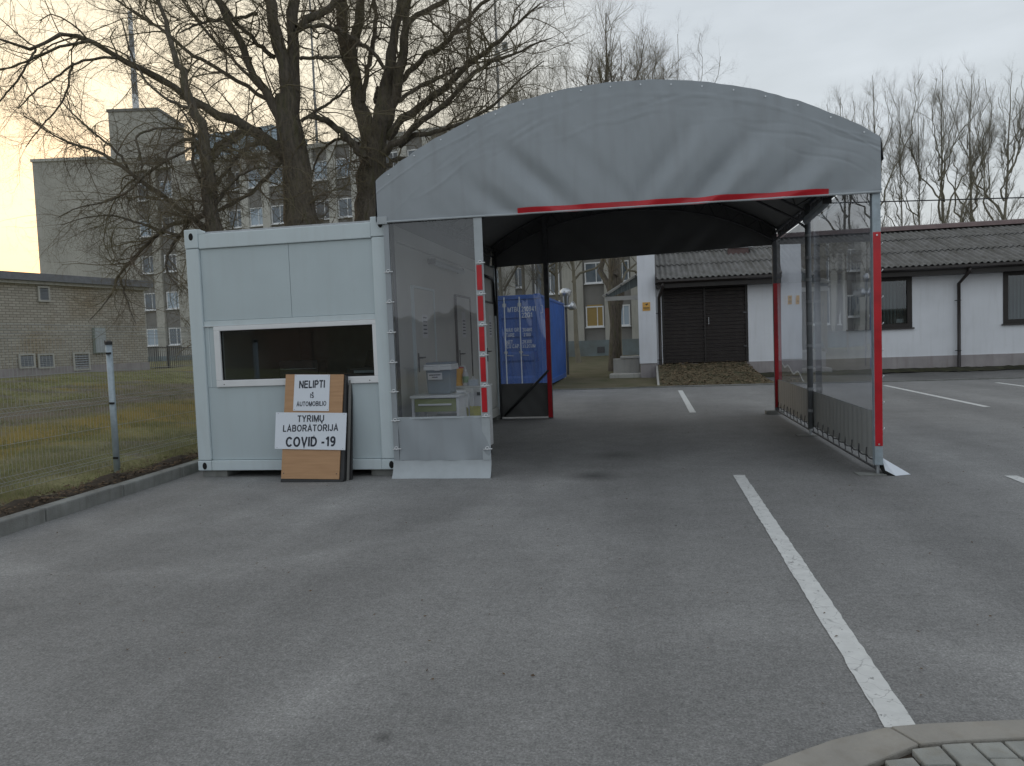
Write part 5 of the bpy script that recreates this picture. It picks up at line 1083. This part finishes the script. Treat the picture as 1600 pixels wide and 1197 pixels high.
A_l = [
 (YA, YA, [(487,640,84),(486,560,72),(484,470,64),(480,400,60),(475,350,52),(466,290,48),(460,240,46),(452,195,40),(448,150,34)]),
 (YA, YA+.3, [(452,195,34),(455,150,28),(457,77,20),(459,0,17),(462,-90,13),(466,-200,8),(470,-320,3)]),
 (YA, YA-.5, [(450,190,28),(447,108,24),(431,58,20),(420,0,18),(408,-90,12),(398,-200,7),(385,-310,3)]),
 (YA, YA-1.0, [(446,230,22),(436,173,16),(411,144,13),(383,86,12),(363,38,11),(338,0,10),(300,-70,8),(262,-150,6),(230,-240,3)]),
 (YA+.2, YA-2.5, [(462,270,28),(442,240,24),(421,221,20),(392,202,17),(354,185,15),(315,167,14),(292,152,13),(258,131,12),(229,113,11),(200,100,10),(168,80,9),(136,62,8),(99,50,7),(77,61,6),(54,77,6),(28,74,5),(0,60,4),(-40,50,3)]),
 (YA-2.0, YA-2.6, [(140,64,6),(122,66,5),(85,75,4.5),(43,98,4),(0,109,3),(-40,112,2)]),
 (YA-1.9, YA-2.6, [(56,77,4),(50,88,4),(28,125,3.5),(6,150,3),(-20,180,2)]),
 (YA-1.6, YA-2.2, [(182,91,5),(153,90,4.5),(114,98,4),(88,122,3.5),(57,139,3),(28,170,2)]),
 (YA-1.8, YA-2.3, [(114,98,4),(108,119,3.5),(105,142,3.5),(91,170,3),(65,196,2.5),(40,230,1.5)]),
 (YA, YA+1.2, [(415,154,7),(360,120,6.5),(300,85,6),(270,60,6),(250,45,5),(200,12,4),(150,-20,3)]),
 (YA, YA+1.4, [(418,148,6),(370,100,5),(340,70,5),(310,35,5),(285,0,4),(250,-50,3)]),
 (YA, YA-.8, [(430,90,8),(390,60,7),(360,25,6),(345,0,6),(320,-60,4)]),
 (YA, YA-1.4, [(402,22,6),(370,28,5),(330,33,5),(310,36,4),(280,52,2)]),
 (YA, YA+1.5, [(405,204,13),(386,204,12),(355,220,12),(339,232,11),(329,243,11)]),
 (YA, YA+.8, [(465,45,14),(480,32,13),(503,19,12),(531,0,11),(560,-40,8),(600,-110,4)]),
 (YA, YA+.5, [(460,48,8),(473,41,7),(519,41,7),(540,53,7),(587,84,7),(603,109,6)]),
 (YA, YA-.7, [(470,92,6),(500,89,5),(535,89,4)]),
 (YA, YA-1.2, [(455,225,9),(400,223,8),(378,234,7),(362,255,6),(345,281,5),(325,300,3)]),
 (YA, YA-1.5, [(445,250,8),(420,272,7),(395,300,6),(360,322,5),(320,340,4),(280,352,3),(240,350,2)]),
 (YA, YA+.6, [(484,184,9),(506,184,10),(525,200,11),(547,219,12),(569,247,13)]),
 (YA, YA+.4, [(470,190,6),(500,170,5),(530,150,4),(552,126,3)]),
]
lv = [dict(n=300, L=2.2, ang=(25, 65), K=9, curl=.22, up=.2, rmul=.45, rmax=.022, rtip=.3, t0=.12, lt=.25, sides=5),
      dict(n=2600, L=1.15, ang=(25, 70), K=7, curl=.26, up=-.15, rmul=.55, rmax=.0085, rtip=.4, t0=.1, sides=3),
      dict(n=15000, L=.55, ang=(25, 75), K=5, curl=.28, up=-.10, rmul=.6, rmax=.0045, rtip=.5, t0=.1, sides=3),
      dict(n=26000, L=.24, ang=(30, 70), K=3, curl=.2, up=.05, rmul=.7, rmax=.003, rtip=.6, t0=.2, sides=3)]
gt_ = None
def shoots(t, P, R, n, rng, zmin, zmax, L=1.0, up=-.2):
    """thin tangled shoots on the lower trunk"""
    m = (P[0, :, 2] > zmin) & (P[0, :, 2] < zmax); Pp = P[:1][:, m]; Rr = R[:1][:, m]
    Q, r = spawn(Pp, Rr, n, rng, L, (40, 100), 8, .16, up, rmul=.1, rmax=.009, rtip=.4, t0=0, lt=0); Q2, r2 = spawn(Q, r, n*6, rng, .4, (20, 60), 5, .2, -.2, rmul=.6, rmax=.005)
    npmesh('shoots', *merge([tubes(Q, r, 3), tubes(Q2, r2, 3)]), M['twig'], t)
t, P, R = traced('bare_tree', 'thickest bare tree, its mossy trunk rising behind the middle of the cabin roof', A_l, rng, lv, (*at(487, 640, YA).xy, .2)); shoots(t, P, R, 90, rng, 2.5, 7, 1.3)
YB = 18.2
B_l = [
 (YB, YB, [(580,635,80),(579,540,68),(578,440,60),(576,380,52),(574,330,42),(578,290,40),(582,250,42),(588,222,44)]),
 (YB, YB+.5, [(583,262,28),(575,203,24),(565,175,22),(553,119,21),(541,78,19),(534,31,18),(531,0,17),(524,-80,13),(516,-180,8),(505,-280,3)]),
 (YB, YB+.8, [(556,125,14),(551,88,15),(556,47,14),(566,0,13),(580,-80,10),(590,-170,6),(600,-250,3)]),
 (YB, YB-.5, [(588,240,34),(594,200,28),(600,156,24),(606,109,18),(616,62,15),(625,15,13),(634,-50,10),(640,-140,7),(650,-240,3)]),
 (YB, YB-1.0, [(600,200,20),(612,175,18),(622,125,16),(631,78,14),(636,31,13),(643,-20,11),(660,-90,8),(680,-190,3)]),
 (YB, YB+.9, [(567,160,8),(569,140,8),(581,78,8),(588,40,7),(584,0,7),(580,-60,4)]),
 (YB, YB-1.8, [(606,215,15),(619,194,13),(650,175,12),(675,150,11),(712,125,10),(728,103,9),(759,81,7),(784,59,6),(815,30,4),(845,5,2)]),
 (YB, YB-2.2, [(595,240,14),(606,235,12),(634,212,10),(666,184,9),(700,159,8),(731,125,7),(762,97,6),(797,88,4),(830,70,3),(860,60,1.5)]),
 (YB, YB-2.4, [(625,228,9),(644,212,8),(681,206,7),(719,194,6),(753,178,5),(784,153,4),(810,125,3),(850,95,1.5)]),
 (YB, YB-1.0, [(615,165,8),(625,156,7),(650,137,6),(681,125,5),(712,109,4),(740,98,3),(770,95,1.5)]),
 (YB, YB-1.5, [(622,130,10),(631,119,9),(656,94,9),(697,69,8),(719,37,7),(744,16,6),(775,-12,5),(810,-50,3),(840,-90,1.5)]),
 (YB, YB+1.0, [(630,50,9),(637,34,9),(666,16,8),(700,0,8),(740,-40,6),(780,-90,4),(810,-150,2)]),
 (YB, YB+.4, [(587,160,7),(587,144,6),(592,136,4)]),
 (YB, YB+1.2, [(600,262,9),(625,245,8),(650,250,5),(675,240,4),(700,225,2.5)]),
 (YB, YB+1.0, [(560,225,6),(530,215,5),(505,230,4),(490,260,3),(484,300,1.5)]),
 (YB, YB-.8, [(727,103,5),(735,60,4.5),(733,20,4),(742,-30,3),(760,-90,1.5)]),
]
lv2 = [dict(l) for l in lv]; lv2[0]['n'] = 270; lv2[0]['up'] = .35; lv2[1]['n'] = 2100; lv2[1]['up'] = .05; lv2[2]['n'] = 12000; lv2[3]['n'] = 20000
t, P, R = traced('bare_tree', 'bare tree forking into many upright stems beside the left shoulder of the canopy', B_l, rng, lv2, (*at(580, 635, YB).xy, .2)); shoots(t, P, R, 60, rng, 2.5, 6, 1.1)
YC = 15.0
C_l = [
 (YC, YC, [(352,660,46),(349,560,40),(345,460,36),(342,400,32),(335,355,27),(326,300,25),(322,255,21),(318,215,17)]),
 (YC, YC+.3, [(320,230,18),(313,190,15),(300,165,14),(292,140,13),(280,100,11),(268,70,9),(258,30,7),(248,0,6),(235,-50,5),(220,-120,3)]),
 (YC, YC-.8, [(292,332,8),(260,310,7.5),(230,290,7),(200,267,6.5),(182,254,6),(144,231,5),(113,227,4),(86,213,3),(63,198,2.5),(38,181,1.5)]),
 (YC-.5, YC-1.0, [(200,264,5),(188,242,4.5),(167,223,4),(125,190,3),(94,156,2)]),
 (YC, YC-.2, [(330,370,11),(312,350,9),(292,332,8)]),
 (YC, YC-1.0, [(328,330,9),(300,345,8),(262,352,7),(232,382,6),(205,405,5),(184,432,4),(178,455,3),(160,480,2),(140,500,1.2)]),
 (YC-.5, YC-1.2, [(186,432,3.5),(196,462,3),(205,490,2.2),(212,505,1.2)]),
 (YC, YC-.9, [(300,345,6),(275,372,5),(262,398,4.5),(258,420,4),(270,440,3),(285,455,2)]),
 (YC, YC+.8, [(330,250,8),(345,232,8),(362,222,8),(380,212,6)]),
 (YC, YC+.7, [(322,300,7),(305,270,6),(300,235,5),(305,205,4),(290,180,3),(275,160,2)]),
 (YC, YC-.7, [(320,230,6),(298,215,5),(270,222,4),(258,245,3.5),(262,270,3),(255,300,2)]),
 (YC, YC-.9, [(315,215,5),(280,200,4.5),(250,200,4),(225,205,4),(210,215,4),(218,235,3.5),(222,262,3)]),
 (YC, YC+.4, [(300,170,6),(270,160,5),(240,140,4),(215,110,3.5),(200,70,3),(190,30,2)]),
 (YC, YC-.4, [(332,330,7),(350,300,6),(372,275,5),(395,262,4),(420,262,3)]),
 (YC, YC-1.3, [(318,225,5),(290,235,4),(240,262,4),(200,300,3.5),(165,318,3),(125,322,2),(90,340,1.5)]),
 (YC, YC-1.1, [(330,360,6),(290,372,5),(250,360,4.5),(210,345,4),(170,335,3),(130,340,2),(95,352,1.2)]),
]
lv3 = [dict(l) for l in lv]; lv3[0].update(n=240, L=1.7, up=-.15, curl=.2, rmax=.02); lv3[1].update(n=2000, L=.9, up=-.25, curl=.22); lv3[2].update(n=10500, L=.48, up=-.15); lv3[3].update(n=18000)
t, P, R = traced('bare_tree', 'slimmer leaning bare tree with drooping twigs above the left corner of the cabin', C_l, rng, lv3, (*at(352, 660, YC).xy, .2)); shoots(t, P, R, 80, rng, 2.3, 5, 1.0)

# tree with a tall crown showing over the canopy arch, trunk seen below it
def grown(name, label, base, h, r0, rng, stems, lv, spread=.35, mats=('poplar', 'poplar'), lean=(0, 0), group=None, cat='tree', fork=.25, sides=8):
    t = thing(name, label, cat, base, group=group); K = 16; LP, LR = [], []; b = np.array(base, float)
    tk = b + np.stack([np.linspace(0, 1, K)**1.3*lean[0]+np.cumsum(rng.normal(size=K))*.02*h/10, np.linspace(0, 1, K)*lean[1]+np.cumsum(rng.normal(size=K))*.02*h/10, np.linspace(0, h, K)], 1)
    LP.append(tk); LR.append(r0*(1-.95*np.linspace(0, 1, K)**.62))
    for s_ in range(stems):
        t_ = fork+(.78-fork)*(s_+rng.random()*.6)/max(1, stems); i0 = t_*(K-1); p = tk[int(i0)]; az = rng.random()*6.28+s_*2.4; L_ = (h*(1-t_))*rng.uniform(.75, .95)
        u_ = np.linspace(0, 1, K)[:, None]; dr = np.array([[math.cos(az), math.sin(az), 0]]); out_ = spread*L_*rng.uniform(.7, 1.2)
        q = p+dr*out_*(1-(1-u_)**2)+np.array([[0, 0, 1]])*L_*(u_*.75+.25*u_**2)+np.cumsum(rng.normal(size=(K, 3)), 0)*.018*L_; LP.append(q); LR.append(r0*(1-t_)*.62*(1-.9*np.linspace(0, 1, K)))
    P = np.array(LP); R = np.maximum(np.array(LR), .012); npmesh('trunk', *tubes(P, R, sides), M[mats[0]], t, smooth=True); tw = []; src = (P, R)
    for kw in lv:
        kw = dict(kw); n = kw.pop('n'); sd_ = kw.pop('sides', 3); Q, r = spawn(*src, n, rng, **kw); tw.append(tubes(Q, r, sd_)); src = (Q, r)
    npmesh('crown', *merge(tw), M[mats[1]], t); return t
def lvp(n1, n2, n3, L1=2.4, up=.75, r3=.0075): return [dict(n=n1, L=L1, ang=(20, 50), K=7, curl=.08, up=up, rmul=.45, rmax=.028, rtip=.3, t0=.2, lt=.55, sides=4), dict(n=n2, L=L1*.48, ang=(20, 50), K=5, curl=.10, up=up*.6, rmul=.6, rmax=.012, rtip=.4, t0=.15), dict(n=n3, L=L1*.26, ang=(20, 60), K=4, curl=.14, up=up*.4, rmul=.7, rmax=r3, rtip=.5, t0=.15)]
p = at(962, 575, 30)
grown('bare_tree', 'bare tree between concrete block and white fire wall, crown topping the canopy arch', (p.x, 30, .1), 14.0, .30, rng, 9, lvp(200, 2000, 11000, 2.6, .3), spread=.5, mats=('bark', 'twig'), fork=.18, sides=12)
for u, vt, Y, lab, sp in ((845, 78, 44, 'low spreading bare tree just right of the antenna mast, above the canopy arch', .5), (1005, 62, 46, 'bare tree rising over the top of the canopy arch, second from the right there', .4), (1068, 55, 46, 'slender bare tree with sparse twigs, rightmost above the canopy arch', .35), (905, 92, 42, 'small bare tree behind the canopy arch left of the tallest crown', .5), (790, 120, 40, 'twiggy bare tree low behind the left slope of the canopy', .5), (822, 92, 43, 'thin bare tree close right of the antenna mast, behind the left half of the arch', .5), (872, 84, 45, 'bare tree with fine twigs above the left half of the canopy arch', .5), (968, 80, 45, 'bare tree just right of the tallest crown above the arch', .45), (1040, 88, 47, 'small bare tree at the highest point of the canopy arch', .45)):
    b_ = at(u, 560, Y); top = at(u, vt, Y); grown('bare_tree', lab, (b_.x, Y, .1), top.z, .16, rng, 7, lvp(130, 1300, 8000, 2.4, .3), spread=sp*1.2, mats=('poplar', 'poplar'), fork=.3)
# row of poplars behind the white building
pops = [(1378, 1362, 118, 50, 'leftmost poplar of the row, partly behind the right edge of the canopy', 8, .30), (1437, 1432, 150, 51, 'thin poplar second from the left in the row behind the white building', 5, .22), (1470, 1468, 112, 50, 'tall forked poplar near the middle of the row behind the white building', 9, .30),
        (1514, 1520, 118, 52, 'slim upright poplar third from the right edge, above the corrugated roof', 8, .26), (1560, 1578, 112, 50, 'poplar with high dense crown close to the right edge of the view', 9, .30), (1412, 1405, 160, 54, 'slender poplar between the leftmost two of the row', 5, .25), (1640, 1640, 120, 51, 'poplar at the far right, mostly outside the view', 8, .28), (1325, 1318, 150, 50, 'bare tree whose top shows above the right slope of the canopy', 7, .34)]
for ub, ut, vt, Y, lab, st_, sp in pops:
    b_ = at(ub, 350, Y); top = at(ut, vt, Y); grown('poplar_tree', lab, (b_.x, Y, .0), top.z, .21 if st_ > 6 else .13, rng, st_, lvp(110, 1000, 5000, 2.3, .75), spread=sp, lean=(top.x-b_.x, 0), fork=.42 if st_ > 6 else .5, group='poplars behind the white building')
for u, vt, Y, lab in ((1528, 300, 44, 'low bare bush between two poplar trunks above the roof ridge'), (1575, 308, 45, 'bare bush at the foot of the right hand poplar'), (1455, 318, 44, 'sparse low bush left of the forked poplar')):
    b_ = at(u, 560, Y); top = at(u, vt, Y); grown('bare_bush', lab, (b_.x, Y, .0), top.z, .07, rng, 14, lvp(90, 700, 2600, 1.5, .4), spread=.5, fork=.05, cat='bush')

# ------------------------------------------------------------------ low garages behind the viewer (unseen, added to darken the reflection in the cabin window)
gb_ = thing('reflection_garages', 'long low dark garage row standing opposite the cabin', 'building', (-5, -24, 0))
mk('wall', MB().box(-30, 24, -30, -24, 0, 2.9), hardpatch(mat('dark_garage_wall', (.16,.15,.145), .9, var=.3, scale=.6), lambda n, l: None), gb_); mk('roof', MB().box(-30.3, 24.3, -30.3, -23.6, 2.9, 3.1), M['spandrel'], gb_)
for k in range(14): mk('garage_door', MB().box(-29+k*3.7, -26.3+k*3.7, -23.99, -23.94, .05, 2.5), hardpatch(mat('garage_door_paint', (.10+.012*(k % 3), .10+.01*(k % 2), .10), .6), lambda n, l: None), gb_)

# ------------------------------------------------------------------ grass blades, dead leaves
rg = np.random.default_rng(5)
def blades(n, xr, yr, hs, seed, bias=1.0, w=.006):
    rg = np.random.default_rng(seed); x = xr[0]+(xr[1]-xr[0])*rg.random(n)**bias; y = yr[0]+(yr[1]-yr[0])*rg.random(n)
    cl = np.sin(x*3.1+1.3*np.sin(y*2.3))+np.sin(y*4.1+x*1.9); keep = (cl+rg.normal(size=n)*.9) > -.4; x, y = x[keep], y[keep]; n = len(x)
    z = np.array([lawn_z(a, b) for a, b in zip(x, y)]); h = hs*(.4+rg.random(n)); a = rg.random(n)*6.28; ln = rg.normal(size=(n, 2))*.45*h[:, None]
    d = np.stack([np.cos(a), np.sin(a)], 1)*w/2; V = np.zeros((n, 3, 3)); V[:, 0, 0] = x-d[:, 0]; V[:, 0, 1] = y-d[:, 1]; V[:, 0, 2] = z-.01; V[:, 1, 0] = x+d[:, 0]; V[:, 1, 1] = y+d[:, 1]; V[:, 1, 2] = z-.01
    V[:, 2, 0] = x+ln[:, 0]; V[:, 2, 1] = y+ln[:, 1]; V[:, 2, 2] = z+h; return V.reshape(-1, 3), np.arange(n*3).reshape(n, 3)
M['blade'] = mat('grass_blades', (.28, .275, .12), .9, col2=(.16, .17, .06), scale=1.5); M['blade_dry'] = mat('dry_grass_blades', (.36, .32, .19), .9, col2=(.22, .19, .11), scale=2)
def gobj(name, lab, args, m):
    V, F_ = args; o = npmesh(name, V, F_, m); tag(o, lab, 'grass', kind='stuff')
gobj('grass', 'short green grass on the lawn beyond the mesh fence', merge([blades(60000, (-9.5, -5.95), (4.2, 13), .045, 1, .9), blades(60000, (-19, -9), (5, 26), .05, 2, 1, .012)]), M['blade'])
gobj('grass', 'dry straw coloured grass tufts along the fence line', merge([blades(26000, (-8.5, -5.95), (4.2, 13), .05, 3, .7), blades(25000, (-19, -8), (5, 24), .05, 4, 1, .012)]), M['blade_dry'])
def flakes(n, pts, size, seed):
    rg = np.random.default_rng(seed); c = pts(rg, n); n = len(c); s = size*(.5+rg.random(n)); a = rg.random(n)*6.28; V = np.zeros((n, 4, 3))
    for k in range(4):
        q = a+k*math.pi/2; e = s*(1 if k % 2 else .55); V[:, k, 0] = c[:, 0]+np.cos(q)*e; V[:, k, 1] = c[:, 1]+np.sin(q)*e; V[:, k, 2] = c[:, 2]+rg.random(n)*s*.7
    return V.reshape(-1, 3), np.arange(n*4).reshape(n, 4)
def soilpts(rg, n):
    y = rg.uniform(3, 19, n); x = -5.34-.06*(y-5.2)-.15-abs(rg.normal(size=n))*.22; return np.stack([x, y, .12+.04*rg.random(n)], 1)
tag(npmesh('dead_leaves', *flakes(5000, soilpts, .018, 8), M['leaf']), 'brown dead leaves and crumbs of soil along the kerb below the fence', 'leaves', kind='stuff')
def ramppts(rg, n):
    t_ = rg.random(n); x = .3+3.1*rg.random(n); return np.stack([x, 25.4-t_*3.6, .51*(1-t_)**.9*np.minimum(1, .15+(3.42-x)/.37)+.02], 1)
tag(npmesh('dead_leaves', *flakes(2600, ramppts, .035, 9), mat('pale_leaves', (.26, .19, .11), .9, col2=(.12, .08, .045), scale=9)), 'pale dead leaves strewn over the earth ramp', 'leaves', kind='stuff')
def lotpts(rg, n):
    x = rg.uniform(-5, 8, n); y = rg.uniform(3, 20, n); return np.stack([x, y, np.full(n, .004)], 1)
tag(npmesh('grit', *flakes(1600, lotpts, .008, 10), M['leaf']), 'scattered grit and leaf crumbs on the asphalt', 'grit', kind='stuff')
